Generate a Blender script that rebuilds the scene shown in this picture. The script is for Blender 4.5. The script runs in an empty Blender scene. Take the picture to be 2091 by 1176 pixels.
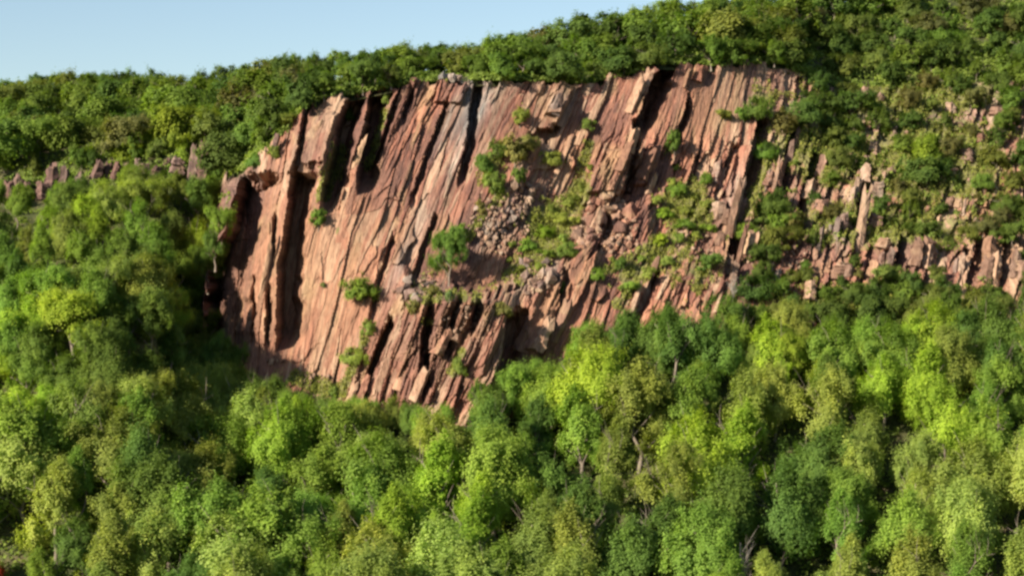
import bpy, bmesh, math, random
import numpy as np
from mathutils import Vector, Matrix

# ------------------------------------------------------------------ camera, sky, sun, exposure
SC = bpy.context.scene
COL = SC.collection
PW, PH, F = 2091.0, 1176.0, 3902.0          # photograph size and focal length in its pixels
CX, CY = PW / 2, PH / 2
cam = bpy.data.cameras.new('camera')
cam.sensor_width = 36.0
cam.lens = 36.0 * F / PW
cam.clip_start, cam.clip_end = 1.0, 20000.0
camo = bpy.data.objects.new('camera', cam)
camo.rotation_euler = (math.radians(90), 0, 0)
COL.objects.link(camo)
SC.camera = camo

SUN_SIDE, SUN_EL = math.radians(51), math.radians(25)     # sun stands behind the camera, to the left
sdir = Vector((-math.sin(SUN_SIDE) * math.cos(SUN_EL), -math.cos(SUN_SIDE) * math.cos(SUN_EL), math.sin(SUN_EL)))
world = bpy.data.worlds.new('World')
SC.world = world
world.use_nodes = True
wn = world.node_tree.nodes
sky = wn.new('ShaderNodeTexSky')
sky.sky_type = 'NISHITA'
sky.sun_disc = False
sky.sun_elevation = SUN_EL
sky.sun_rotation = math.atan2(sdir.x, sdir.y)
sky.altitude = 100
sky.air_density = 1.0
sky.dust_density = 0.45
sky.ozone_density = 1.2
world.node_tree.links.new(sky.outputs[0], wn['Background'].inputs[0])
wn['Background'].inputs[1].default_value = 0.058
sun = bpy.data.lights.new('sun', 'SUN')
sun.energy = 5.0
sun.color = (1.0, 0.88, 0.70)
sun.angle = math.radians(0.55)
suno = bpy.data.objects.new('sun', sun)
suno.rotation_euler = sdir.to_track_quat('Z', 'Y').to_euler()
suno.location = (-200, -200, 200)
COL.objects.link(suno)
SC.view_settings.view_transform = 'Standard'
SC.view_settings.look = 'None'
SC.view_settings.exposure = 1.35
SC.view_settings.gamma = 1.0
SC.view_settings.use_curve_mapping = False
SC.render.engine = 'CYCLES'
SC.cycles.filter_width = 2.7                 # the soft lens of the photograph
SC.cycles.max_bounces = 9
SC.cycles.diffuse_bounces = 5
SC.cycles.transmission_bounces = 5
SC.cycles.use_denoising = True

# ------------------------------------------------------------------ helpers
rng = np.random.default_rng(11)

def tag(o, label=None, cat=None, group=None, kind=None):
    if label: o['label'] = label
    if cat: o['category'] = cat
    if group: o['group'] = group
    if kind: o['kind'] = kind
    return o

def mesh_np(name, V, Fq, mat, smooth=False, attrs=None, ngon=4):
    me = bpy.data.meshes.new(name)
    V = np.ascontiguousarray(V, dtype=np.float32)
    Fq = np.ascontiguousarray(Fq, dtype=np.int32)
    n = len(Fq)
    me.vertices.add(len(V)); me.vertices.foreach_set('co', V.ravel())
    me.loops.add(Fq.size); me.loops.foreach_set('vertex_index', Fq.ravel())
    me.polygons.add(n)
    me.polygons.foreach_set('loop_start', np.arange(n, dtype=np.int32) * Fq.shape[1])
    me.polygons.foreach_set('use_smooth', np.full(n, smooth))
    if attrs:
        for k, (dom, a) in attrs.items():
            at = me.attributes.new(k, 'FLOAT', dom)
            at.data.foreach_set('value', np.ascontiguousarray(a, dtype=np.float32).ravel())
    me.update(calc_edges=True)
    me.materials.append(mat)
    return me

def link(name, data, parent=None, loc=None):
    o = bpy.data.objects.new(name, data)
    COL.objects.link(o)
    if parent is not None: o.parent = parent
    if loc is not None: o.location = loc
    return o

def hash2(i, j, s):
    n = (i.astype(np.int64) * 374761393 + j.astype(np.int64) * 668265263 + s * 1442695041) & 0xffffffff
    n = ((n ^ (n >> 13)) * 1274126177) & 0xffffffff
    n = (n ^ (n >> 16)) & 0xffffffff
    n = ((n * 2246822519) & 0xffffffff) ^ ((n * 2246822519 & 0xffffffff) >> 15)
    return (n & 0xffffff) / float(0xffffff)

def vnoise(x, y, s=0):
    x = np.asarray(x, float); y = np.asarray(y, float)
    i, j = np.floor(x), np.floor(y)
    fx, fy = x - i, y - j
    fx = fx * fx * (3 - 2 * fx); fy = fy * fy * (3 - 2 * fy)
    a, b = hash2(i, j, s), hash2(i + 1, j, s)
    c, d = hash2(i, j + 1, s), hash2(i + 1, j + 1, s)
    return (a * (1 - fx) + b * fx) * (1 - fy) + (c * (1 - fx) + d * fx) * fy

def fbm(x, y, s=0, oct=4):
    t, a, n = 0, 0.5, 0
    for k in range(oct):
        t = t + a * vnoise(x, y, s + k * 17); n += a
        x, y, a = x * 2.03 + 5.1, y * 2.03 + 1.7, a * 0.5
    return t / n

def cells(U, V, s):
    """Voronoi on a jittered grid: ids as random triples, offset from the cell centre and distance to the border."""
    i0, j0 = np.floor(U), np.floor(V)
    f1 = np.full(U.shape, 9.0); f2 = np.full(U.shape, 9.0)
    du = np.zeros(U.shape); dv = np.zeros(U.shape); ci = np.zeros(U.shape); cj = np.zeros(U.shape)
    for a in (-1, 0, 1):
        for b in (-1, 0, 1):
            i, j = i0 + a, j0 + b
            x = i + 0.08 + 0.84 * hash2(i, j, s); y = j + 0.08 + 0.84 * hash2(i, j, s + 7)
            d = np.abs(U - x) * 1.0 + np.abs(V - y) * 0.45
            c = d < f1
            f2 = np.where(c, f1, np.minimum(f2, d)); f1 = np.where(c, d, f1)
            du = np.where(c, U - x, du); dv = np.where(c, V - y, dv)
            ci = np.where(c, i, ci); cj = np.where(c, j, cj)
    return hash2(ci, cj, s + 31), hash2(ci, cj, s + 53), hash2(ci, cj, s + 71), du, dv, f2 - f1

def in_poly(px, py, poly):
    px = np.asarray(px, float); py = np.asarray(py, float)
    r = np.zeros(px.shape, bool)
    n = len(poly)
    for k in range(n):
        x0, y0 = poly[k]; x1, y1 = poly[(k + 1) % n]
        c = (y0 > py) != (y1 > py)
        xi = x0 + (py - y0) * (x1 - x0) / (y1 - y0 + 1e-9)
        r ^= c & (px < xi)
    return r

# ------------------------------------------------------------------ materials
def new_mat(name):
    m = bpy.data.materials.new(name)
    m.use_nodes = True
    nt = m.node_tree
    b = nt.nodes['Principled BSDF']
    b.inputs['Roughness'].default_value = 0.9
    b.inputs['Specular IOR Level'].default_value = 0.2
    return m, nt, b

class NB:
    def __init__(self, nt): self.nt = nt; self.n = nt.nodes; self.l = nt.links
    def attr(self, name):
        a = self.n.new('ShaderNodeAttribute'); a.attribute_name = name; return a.outputs['Fac']
    def coord(self): return self.n.new('ShaderNodeTexCoord').outputs['Object']
    def mapping(self, v, sc=(1, 1, 1), loc=(0, 0, 0)):
        m = self.n.new('ShaderNodeMapping'); m.inputs['Scale'].default_value = sc; m.inputs['Location'].default_value = loc
        self.l.new(v, m.inputs['Vector']); return m.outputs[0]
    def noise(self, v, scale, detail=4, rough=0.55, dist=0.0):
        t = self.n.new('ShaderNodeTexNoise'); t.inputs['Scale'].default_value = scale
        t.inputs['Detail'].default_value = detail; t.inputs['Roughness'].default_value = rough
        t.inputs['Distortion'].default_value = dist
        self.l.new(v, t.inputs['Vector']); return t.outputs['Fac']
    def ramp(self, f, stops, interp='LINEAR'):
        r = self.n.new('ShaderNodeValToRGB'); r.color_ramp.interpolation = interp
        els = r.color_ramp.elements
        while len(els) < len(stops): els.new(0.5)
        for e, (p, c) in zip(els, stops):
            e.position = p
            e.color = (c, c, c, 1) if isinstance(c, (int, float)) else (*c, 1)
        self.l.new(f, r.inputs[0]); return r.outputs[0]
    def mix(self, f, a, b, mode='MIX'):
        m = self.n.new('ShaderNodeMix'); m.data_type = 'RGBA'; m.blend_type = mode
        for s, v in ((m.inputs[0], f), (m.inputs[6], a), (m.inputs[7], b)):
            if isinstance(v, (int, float)): s.default_value = v
            elif isinstance(v, tuple): s.default_value = (*v, 1)
            else: self.l.new(v, s)
        return m.outputs[2]
    def math(self, op, a, b=None, clamp=False):
        m = self.n.new('ShaderNodeMath'); m.operation = op; m.use_clamp = clamp
        for s, v in ((m.inputs[0], a), (m.inputs[1], b)):
            if v is None: continue
            if isinstance(v, (int, float)): s.default_value = v
            else: self.l.new(v, s)
        return m.outputs[0]
    def comb(self, x, y, z=0.0):
        c = self.n.new('ShaderNodeCombineXYZ')
        for s, v in zip(c.inputs, (x, y, z)):
            if isinstance(v, (int, float)): s.default_value = v
            else: self.l.new(v, s)
        return c.outputs[0]
    def bump(self, h, strength, dist, b):
        p = self.n.new('ShaderNodeBump'); p.inputs['Strength'].default_value = strength; p.inputs['Distance'].default_value = dist
        self.l.new(h, p.inputs['Height']); self.l.new(p.outputs[0], b.inputs['Normal'])

def rock_material(name, from_attr):
    m, nt, b = new_mat(name)
    k = NB(nt)
    if from_attr:
        uv = k.comb(k.attr('ju'), k.attr('jv'))            # across and along the leaning joints, in metres
        tone, grey, warm = k.attr('tone'), k.attr('grey'), k.attr('warm')
    else:
        co = nt.nodes.new('ShaderNodeNewGeometry').outputs['Position']
        uv = k.mapping(co, (1, 1, 1))
        oi = nt.nodes.new('ShaderNodeObjectInfo')
        tone = oi.outputs['Random']
        sep = nt.nodes.new('ShaderNodeSeparateColor'); nt.links.new(oi.outputs['Color'], sep.inputs[0])
        grey, warm, dk = sep.outputs[0], sep.outputs[1], sep.outputs[2]
    streak = k.noise(k.mapping(uv, (0.85, 0.075, 0.55) if from_attr else (0.8, 0.8, 0.14)), 1.0, 5, 0.62, 0.4)
    fine = k.noise(k.mapping(uv, (3.0, 0.6, 2.2) if from_attr else (2.4, 2.4, 0.9)), 1.0, 5, 0.65, 0.3)
    big = k.noise(k.mapping(uv, (0.11, 0.05, 0.1), (3, 7, 0)), 1.0, 3, 0.5, 0.6)
    base = k.ramp(streak, [(0.28, (0.130, 0.064, 0.052)), (0.42, (0.265, 0.112, 0.080)), (0.55, (0.372, 0.168, 0.112)),
                           (0.72, (0.425, 0.226, 0.150))])
    patina = k.ramp(k.math('ADD', big, k.math('MULTIPLY', k.math('SUBTRACT', tone, 0.5), 0.35)), [(0.46, 0.0), (0.66, 1.0)])
    c = k.mix(k.math('MULTIPLY', patina, 0.5), base, (0.120, 0.066, 0.058))
    c = k.mix(k.ramp(tone, [(0.54, 0.0), (0.64, 0.75)]), c, k.ramp(streak, [(0.4, (0.30, 0.185, 0.125)), (0.62, (0.45, 0.335, 0.235))]))
    c = k.mix(k.ramp(tone, [(0.30, 0.6), (0.42, 0.0)]), c, (0.115, 0.068, 0.062))
    c = k.mix(k.math('MULTIPLY', warm, 0.75), c, k.ramp(fine, [(0.3, (0.295, 0.158, 0.096)), (0.7, (0.40, 0.238, 0.142))]))
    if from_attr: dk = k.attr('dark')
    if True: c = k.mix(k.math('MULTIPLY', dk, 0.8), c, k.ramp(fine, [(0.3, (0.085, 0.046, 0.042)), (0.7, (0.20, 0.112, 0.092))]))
    ochre = k.ramp(k.noise(k.mapping(uv, (0.3, 0.09, 0.3), (11, 2, 0)), 1.0, 4, 0.6, 0.5), [(0.55, 0.0), (0.68, 1.0)])
    c = k.mix(k.math('MULTIPLY', ochre, 0.55), c, (0.36, 0.25, 0.14))
    g = k.ramp(streak, [(0.36, (0.075, 0.066, 0.068)), (0.48, (0.18, 0.165, 0.16)), (0.66, (0.36, 0.33, 0.30))])
    c = k.mix(grey, c, g)
    d = k.ramp(fine, [(0.30, 0.62), (0.52, 1.0), (0.75, 1.18)])
    c = k.mix(1.0, c, d, 'MULTIPLY')
    t2 = k.math('ADD', k.math('MULTIPLY', tone, 0.30), 0.585)
    c = k.mix(1.0, c, k.comb(t2, t2, t2), 'MULTIPLY')
    if from_attr:
        gr = k.attr('grass')
        gn = k.noise(k.mapping(uv, (0.8, 0.5, 1)), 1.0, 4, 0.6)
        gm = k.ramp(k.math('ADD', gr, k.math('MULTIPLY', k.math('SUBTRACT', gn, 0.5), 0.9)), [(0.48, 0.0), (0.60, 1.0)])
        c = k.mix(k.math('MULTIPLY', gm, 0.85), c, k.ramp(fine, [(0.3, (0.075, 0.085, 0.03)), (0.7, (0.16, 0.16, 0.06))]))
    nt.links.new(c, b.inputs['Base Color'])
    hh = k.math('ADD', k.math('MULTIPLY', fine, 0.7), k.math('MULTIPLY', streak, 0.6))
    k.bump(hh, 0.7, 0.4, b)
    return m

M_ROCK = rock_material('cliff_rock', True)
M_STONE = rock_material('loose_rock', False)

def ground_material():
    m, nt, b = new_mat('forest_floor')
    k = NB(nt); co = k.coord()
    n1 = k.noise(k.mapping(co, (1, 1, 1)), 0.25, 5, 0.6)
    n2 = k.noise(co, 1.6, 5, 0.65)
    c = k.ramp(n1, [(0.35, (0.030, 0.040, 0.014)), (0.5, (0.060, 0.070, 0.024)), (0.68, (0.100, 0.080, 0.045))])
    c = k.mix(1.0, c, k.ramp(n2, [(0.3, 0.55), (0.7, 1.3)]), 'MULTIPLY')
    nt.links.new(c, b.inputs['Base Color'])
    k.bump(n2, 0.8, 0.5, b)
    return m
M_GROUND = ground_material()

def leaf_material(name):
    m, nt, b = new_mat(name)
    k = NB(nt)
    oi = nt.nodes.new('ShaderNodeObjectInfo')
    t, cl = k.attr('leaf_tint'), k.attr('clump_tint')
    base = oi.outputs['Color']
    c = k.mix(1.0, base, k.ramp(t, [(0.0, (0.88, 0.90, 0.88)), (0.6, (1.03, 1.03, 0.97)), (1.0, (1.18, 1.16, 1.0))]), 'MULTIPLY')
    c = k.mix(1.0, c, k.ramp(cl, [(0.0, (0.82, 0.86, 0.86)), (0.5, (1.0, 1.0, 1.0)), (1.0, (1.16, 1.12, 0.95))]), 'MULTIPLY')
    nt.links.new(c, b.inputs['Base Color'])
    b.inputs['Roughness'].default_value = 0.62
    b.inputs['Specular IOR Level'].default_value = 0.12
    tr = nt.nodes.new('ShaderNodeBsdfTranslucent')
    nt.links.new(k.mix(1.0, c, (1.25, 1.35, 0.55), 'MULTIPLY'), tr.inputs[0])
    mx = nt.nodes.new('ShaderNodeMixShader'); mx.inputs[0].default_value = 0.48
    nt.links.new(b.outputs[0], mx.inputs[1]); nt.links.new(tr.outputs[0], mx.inputs[2])
    nt.links.new(mx.outputs[0], nt.nodes['Material Output'].inputs['Surface'])
    return m
M_LEAF = leaf_material('leaves')

def bark_material(name, ca, cb):
    m, nt, b = new_mat(name)
    k = NB(nt); co = k.coord()
    n = k.noise(k.mapping(co, (3, 3, 0.7)), 1.0, 4, 0.6)
    nt.links.new(k.ramp(n, [(0.35, ca), (0.65, cb)]), b.inputs['Base Color'])
    k.bump(n, 0.6, 0.05, b)
    return m
M_BARK = bark_material('bark', (0.09, 0.07, 0.055), (0.26, 0.22, 0.18))
M_DEAD = bark_material('dead_wood', (0.17, 0.15, 0.13), (0.33, 0.30, 0.265))

# ------------------------------------------------------------------ the lie of the land
# profile of the hill at a set of stations across it; each knot is (height line, distance) as seen from the survey point
ST = [  # px      foot          lower         upper         rim          crest
    (-900, (870, 300), (650, 322), (420, 385), (345, 391), (222, 455)),
    (-300, (860, 292), (650, 306), (415, 362), (345, 368), (222, 430)),
    (0,    (850, 279), (650, 290), (400, 352), (338, 358), (214, 420)),
    (200,  (850, 276), (660, 285), (390, 348), (325, 354), (204, 412)),
    (320,  (855, 281), (690, 291), (395, 346), (310, 352), (201, 408)),
    (385,  (860, 297), (740, 322), (400, 344), (302, 350), (200, 405)),
    (432,  (860, 300), (760, 327), (450, 340), (345, 345), (198, 402)),
    (446,  (860, 300), (640, 307), (480, 312), (360, 332), (196, 402)),
    (482,  (860, 299), (640, 305), (480, 309), (360, 318), (193, 396)),
    (520,  (860, 299), (640, 303), (480, 307), (335, 314), (190, 390)),
    (600,  (850, 298), (640, 302), (440, 308), (250, 316), (172, 375)),
    (650,  (850, 298), (640, 302), (440, 308), (203, 317), (168, 365)),
    (720,  (850, 297), (640, 301), (440, 308), (194, 318), (164, 362)),
    (800,  (860, 295), (640, 300), (440, 309), (177, 319), (158, 360)),
    (840,  (870, 290), (620, 296), (560, 305), (170, 320), (155, 360)),
    (900,  (870, 288), (614, 294), (585, 305), (164, 321), (150, 360)),
    (1000, (870, 289), (618, 294), (582, 306), (164, 322), (148, 360)),
    (1060, (850, 295), (640, 299), (540, 308), (166, 324), (140, 358)),
    (1120, (830, 296), (580, 303), (470, 315), (168, 326), (128, 358)),
    (1200, (790, 297), (590, 303), (430, 318), (172, 328), (112, 360)),
    (1290, (770, 298), (590, 304), (400, 320), (152, 330), (100, 362)),
    (1340, (755, 298), (580, 305), (390, 321), (130, 331), (84, 364)),
    (1450, (745, 299), (565, 308), (380, 325), (137, 335), (64, 368)),
    (1590, (745, 299), (565, 310), (380, 328), (130, 342), (38, 374)),
    (1700, (745, 300), (565, 312), (385, 330), (185, 349), (25, 386)),
    (1850, (740, 300), (575, 312), (400, 330), (175, 353), (-10, 392)),
    (2091, (735, 300), (580, 312), (405, 331), (165, 356), (-40, 398)),
    (2500, (730, 302), (580, 314), (405, 333), (160, 360), (-80, 404)),
    (3000, (730, 304), (580, 316), (405, 335), (160, 364), (-90, 410)),
]
GX = np.arange(-900, 3001, 1.0)
def _smooth(a, s):
    r = int(s * 3); kx = np.arange(-r, r + 1); kk = np.exp(-kx * kx / (2 * s * s)); kk /= kk.sum()
    return np.convolve(np.pad(a, r, mode='edge'), kk, 'valid')
KP = np.zeros((7, len(GX))); KY = np.zeros((7, len(GX)))
_sx = [s[0] for s in ST]
KP[0], KY[0] = 1650, 212
KP[1], KY[1] = 1300, 250
for k in range(5):
    KP[k + 2] = _smooth(np.interp(GX, _sx, [s[k + 1][0] for s in ST]), 5)
    KY[k + 2] = _smooth(np.interp(GX, _sx, [s[k + 1][1] for s in ST]), 5)

def knots(px):
    i = np.clip((np.asarray(px, float) - GX[0]), 0, len(GX) - 1.001)
    a = i.astype(int); f = i - a
    return KP[:, a] * (1 - f) + KP[:, a + 1] * f, KY[:, a] * (1 - f) + KY[:, a + 1] * f

def depth(px, py):
    """distance of the smooth hill surface for arrays px, py"""
    px = np.asarray(px, float); py = np.asarray(py, float)
    w = np.clip((px - 384) / 30, 0, 1) * np.clip((560 - px) / 60, 0, 1)
    P, Y = knots(px - w * (np.interp(py, [330, 365, 420, 520, 640, 760, 860], [484, 472, 456, 434, 420, 414, 412]) - 438
                           + (vnoise(py / 38, px * 0, 123) - .5) * 6 + (hash2(np.floor(py / 26 + .3), py * 0, 9) - .5) * 6))
    P = knots(px)[0]
    out = np.where(py >= P[0], Y[0], Y[6])
    for k in range(6):
        t = (P[k] - py) / (P[k] - P[k + 1])
        c = (t >= 0) & (t <= 1)
        out = np.where(c, Y[k] * (1 - t) + Y[k + 1] * t, out)
    return out

def world_pt(px, py, Y):
    return np.stack([(px - CX) / F * Y, Y, (CY - py) / F * Y], -1)

def on_hill(px, py, off=0.0):
    Y = float(depth(np.array([px]), np.array([py]))[0]) + off
    return Vector(((px - CX) / F * Y, Y, (CY - py) / F * Y))

# --- relief of the rock face
LX = [430, 520, 600, 700, 780, 900, 1250, 1380, 1500, 1650, 2100]
LV = [.12, .14, .22, .32, .38, .43, .42, .36, .27, .22, .16]
SLOTS = [  # right-hand edges of buttresses: polyline, step back in metres, width over which the face comes forward again (px)
    ([(492, 366), (467, 470), (435, 530), (421, 620), (414, 790)], 7.6, 88, 1.0),
    ([(626, 220), (612, 290), (600, 345), (596, 362)], 2.0, 14, .6),
    ([(598, 352), (583, 450), (567, 535), (563, 690)], 5.2, 52, 1.0),
    ([(714, 192), (688, 256), (673, 324), (655, 410)], 5.4, 46, 1.0),
    ([(758, 184), (746, 256), (735, 300), (728, 370)], 5.0, 44, 1.0),
    ([(812, 182), (795, 235), (772, 300), (752, 350)], 1.8, 16, .7),
    ([(836, 190), (820, 230)], 1.5, 14, .6),
    ([(968, 160), (958, 240), (948, 300), (934, 356)], 2.4, 20, .8),
    ([(905, 215), (880, 285), (855, 345), (838, 400)], 1.4, 14, .7),
    ([(1352, 118), (1326, 165), (1312, 205), (1298, 252)], 6.0, 42, 1.0),
    ([(1290, 250), (1291, 280), (1286, 330), (1270, 400)], 2.8, 18, .9),
    ([(1402, 200), (1392, 235), (1378, 285)], 2.6, 16, .9),
    ([(1546, 240), (1530, 320), (1507, 395), (1488, 470), (1478, 540)], 5.0, 34, 1.0),
    ([(1492, 300), (1470, 350), (1455, 400)], 2.0, 18, .8),
    ([(1620, 250), (1598, 330), (1585, 400)], 2.2, 24, .8),
    ([(1655, 320), (1632, 400), (1622, 480)], 2.6, 30, .8),
    ([(1765, 360), (1748, 430), (1735, 510)], 3.0, 26, .9),
    ([(1830, 470), (1820, 560)], 3.0, 22, .8),
    ([(1985, 490), (1965, 580)], 2.6, 26, .8),
    ([(2040, 500), (2032, 580)], 2.6, 20, .8),
    ([(936, 605), (918, 650), (906, 705)], 3.4, 18, .9),
    ([(975, 612), (962, 668)], 2.6, 18, .8),
    ([(872, 620), (862, 680), (856, 740)], 2.8, 18, .9),
    ([(790, 655), (770, 700), (742, 780)], 2.6, 20, .9),
    ([(866, 720), (856, 800)], 3.0, 18, .9),
    ([(1036, 640), (1026, 700), (1018, 800)], 4.4, 44, 1.0),
    ([(555, 440), (551, 520)], 1.6, 12, .7),
    ([(512, 560), (508, 690)], 1.2, 10, .7),
    ([(544, 590), (540, 690)], 1.8, 12, .7),
    ([(800, 480), (770, 560), (752, 640)], 1.2, 14, .6),
    ([(885, 440), (850, 530), (826, 600)], 1.5, 16, .7),
    ([(1235, 440), (1220, 500)], 2.0, 24, .8),
    ([(1110, 660), (1100, 720)], 1.6, 14, .8),
    ([(1150, 560), (1140, 610)], 1.6, 14, .8),
    ([(1330, 560), (1290, 640)], 3.0, 24, .8),
    ([(1420, 400), (1400, 450)], 1.6, 16, .7),
]
BLOCKS = [  # blocks standing proud: centre, half width, half height, metres forward
    (640, 296, 36, 60, 2.4), (1138, 208, 18, 26, 1.4), (1122, 245, 16, 22, 1.8), (1255, 350, 40, 46, 1.6),
    (1320, 340, 18, 40, 1.5), (1345, 140, 20, 18, 1.0), (722, 300, 10, 46, 1.2), (690, 390, 10, 40, .8),
    (945, 645, 12, 36, 1.5), (985, 690, 24, 60, 1.0), (1095, 670, 26, 42, 1.0), (920, 190, 30, 18, 1.2),
    (1230, 380, 26, 40, 1.4),
]
LEDGES = [([(800, 612), (840, 590), (900, 588), (1000, 602), (1060, 585), (1110, 562), (1160, 540), (1230, 492), (1340, 415)], 3.6, 60),
          ([(1170, 420), (1220, 350), (1290, 300), (1345, 300)], 1.6, 40), ([(1360, 480), (1450, 420), (1520, 380)], 1.5, 40), ([(1560, 420), (1700, 450), (1850, 480), (2100, 500)], 2.6, 60), ([(1600, 330), (1760, 345), (1900, 380), (2100, 390)], 1.8, 40)]
ALCOVES = [(1112, 276, 30, 13, 2.6), (1330, 150, 10, 14, 1.5), (650, 336, 12, 9, 1.2), (1068, 235, 9, 10, .8)]

def lean(px): return np.interp(px, LX, LV)

def relief(px, py, P):
    """metres to push the smooth face back (+) or forward (-); also colour masks"""
    L = lean(px)
    u = px + L * (py - 400)
    v = 400 - py
    wx = (fbm(px / 110, py / 150, 5, 4) - .5); wy = (fbm(px / 60, py / 60, 9, 4) - .5)
    fx = (fbm(px / 11, py / 16, 15, 3) - .5)
    uu = u + wx * 11 + fx * 2.0
    vv = v + wy * 40
    d = np.zeros(px.shape)
    tone = np.zeros(px.shape)
    smooth_face = np.exp(-((px - 600) / 170) ** 4 - ((py - 580) / 200) ** 4)
    rough = 1 - 0.6 * smooth_face * np.clip((px - 485) / 30, 0, 1)
    plane = np.exp(-((px - 1465) / 105) ** 4 - ((py - 205) / 75) ** 4)               # the smooth red upper wall
    rough = rough * (1 - .6 * plane)
    outc = np.clip((py - np.interp(px, [690, 760, 830, 1060], [800, 690, 605, 615])) / 12, 0, 1) * np.clip((px - 690) / 30, 0, 1) * np.clip((1050 - px) / 30, 0, 1)
    strong = np.clip((fbm(px / 130, py / 190, 301, 3) - .44) * 5, .06, 1.3)      # some reaches are planed smooth, others ribbed
    strong2 = np.clip((fbm(px / 90, py / 120, 401, 3) - .40) * 5, .05, 1.3)
    ragged = np.clip((px - 1540) / 120, 0, 1)
    for (su, sv, amp, s, tw) in ((74, 300, .5, 1, .35), (26, 100, .34, 2, .3), (11, 40, .19, 3, .25), (5, 15, .12, 4, .1)):
        r1, r2, r3, du, dv, e = cells(uu / su, vv / sv, s * 101)
        a = amp * rough * np.where(s == 1, 1, 1 - .45 * np.exp(-((px - 640) / 240) ** 4 - ((py - 560) / 240) ** 4)) * ((1 if s == 1 else strong if s == 2 else strong2) * (1 - .6 * ragged) * (1 - outc) + outc * 2.3)
        d += a * ((r1 - .5) * 1.5 - (0.25 + 1.1 * r2) * du + (r3 - .5) * 0.9 * dv)
        d += a * 0.22 * np.clip(1 - e / 0.10, 0, 1)
        tone += tw * r3
    r1, r2, r3, du, dv, e = cells((u + wx * 30) / 44, (v + wy * 40 + .35 * px) / 60, 1201)     # cross joints: blocks broken out of the slabs
    chip = np.clip((fbm(px / 80, py / 80, 501, 3) - .52) * 6, 0, 1) * (1 - .8 * smooth_face) * (1 - .8 * plane)
    r3s = r3
    d += chip * (.9 * (r1 - .5) - .5 * du + .9 * (r2 - .5) * dv)
    d += (fbm(px / 30, py / 45, 21, 5) - .5) * 0.8 * rough
    broken = np.clip((px - 1180) / 150, 0, 1) * np.clip((1700 - px) / 200, 0, 1) * np.clip((py - 235) / 60, .12, 1) * (1 - .8 * plane)
    r1, r2, r3, du, dv, e = cells((uu + 3000) / 15, vv / 26, 909)
    d += (0.7 * broken + 1.3 * ragged) * ((r1 - .5) * 1.6 - r2 * du + (r3 - .5) * dv)
    for poly, dep, w, wt in SLOTS:
        xs = np.array([p[0] for p in poly], float); ys = np.array([p[1] for p in poly], float)
        ex = np.interp(py, ys, xs) + wx * 8 + fx * 9
        s = px - ex
        ta = np.clip((py - ys[0] + 14 + fx * 30) / 26, 0, 1) * np.clip((ys[-1] + 30 - py) / 45, 0, 1)
        ww = w * (0.8 + 0.5 * fbm(py / 30, px * 0, 77, 2))
        d += 1.5 * dep * ta * np.where(s > 0, np.clip(s / 2.5, 0, 1) * np.clip((1 - s / ww) * 1.7, 0, 1),
                                 -0.22 * np.exp(s / 26.0))
    for pts, a, H in LEDGES:
        ly = np.interp(px, [p[0] for p in pts], [p[1] for p in pts]) + (cells(uu / 15, uu * 0, 811)[0] - .5) * 30 + wy * 20
        q = py - ly
        e = np.clip((px - pts[0][0]) / 20, 0, 1) * np.clip((pts[-1][0] - px) / 20, 0, 1)
        d -= e * a * np.clip(q / 4, 0, 1) * np.exp(-np.maximum(q, 0) / H)
    for cx, cy, hw, hh, a in BLOCKS:
        x = (px - (cx - lean(cx) * (py - cy)) + wx * 12 + fx * 6) / hw; y = (py - cy + wy * 14) / hh
        q = np.maximum(np.abs(x), np.abs(y))
        d -= a * np.clip((1.08 - q) / 0.14, 0, 1)
    for cx, cy, hw, hh, a in ALCOVES:
        q = np.hypot((px - cx + lean(cx) * (py - cy) + wx * 30 + fx * 22) / hw, (py - cy + wy * 30 + (fbm(px / 9, py / 9, 55, 3) - .5) * 26) / hh)
        d += a * np.clip((1.1 - q) / 0.3, 0, 1)
    stain = np.clip((fbm(uu / 10, vv / 420, 611, 3) - .55) * 7, 0, 1)
    return d, uu, vv, tone, chip * (r3s > .62), stain

def blob(px, py, lst):
    m = np.zeros(px.shape)
    for cx, cy, rx, ry, an, st in lst:
        c, s = math.cos(math.radians(an)), math.sin(math.radians(an))
        x, y = px - cx, py - cy
        m = np.maximum(m, st * np.exp(-((x * c + y * s) / rx) ** 2 - ((-x * s + y * c) / ry) ** 2))
    return m

# long, lean patches (angle in degrees, clockwise in the picture): where grass, grey lichen-free rock and fresh scars lie
GRASS = [(1120, 470, 60, 70, 0, 1), (1180, 400, 30, 60, 20, .9), (1090, 540, 50, 30, -30, .8), (1400, 420, 65, 70, 0, .9), (1340, 520, 45, 60, 20, .8),
         (660, 790, 60, 22, 10, .9), (720, 740, 16, 40, 10, .7), (1290, 560, 60, 40, -20, .7), (1560, 200, 40, 40, 0, .7), (1600, 300, 60, 120, 0, .6),
         (700, 330, 10, 50, 25, .6), (1060, 230, 10, 30, 15, .6), (860, 580, 40, 30, 0, .6), (740, 590, 24, 40, 0, .6), (1000, 590, 40, 14, -20, .5),
         (1700, 300, 130, 110, 0, .85), (1900, 330, 220, 130, 0, .85), (1800, 460, 300, 70, 0, .75), (1850, 180, 260, 90, 0, .9), (1550, 480, 60, 90, 0, .6), (1000, 340, 40, 60, 20, .6),
         (690, 470, 10, 30, 20, .5), (870, 660, 20, 20, 0, .5), (930, 740, 16, 30, 20, .6), (1420, 560, 80, 50, 0, .6), (1800, 620, 300, 60, 0, .8), (920, 180, 20, 12, 0, .5)]
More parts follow.
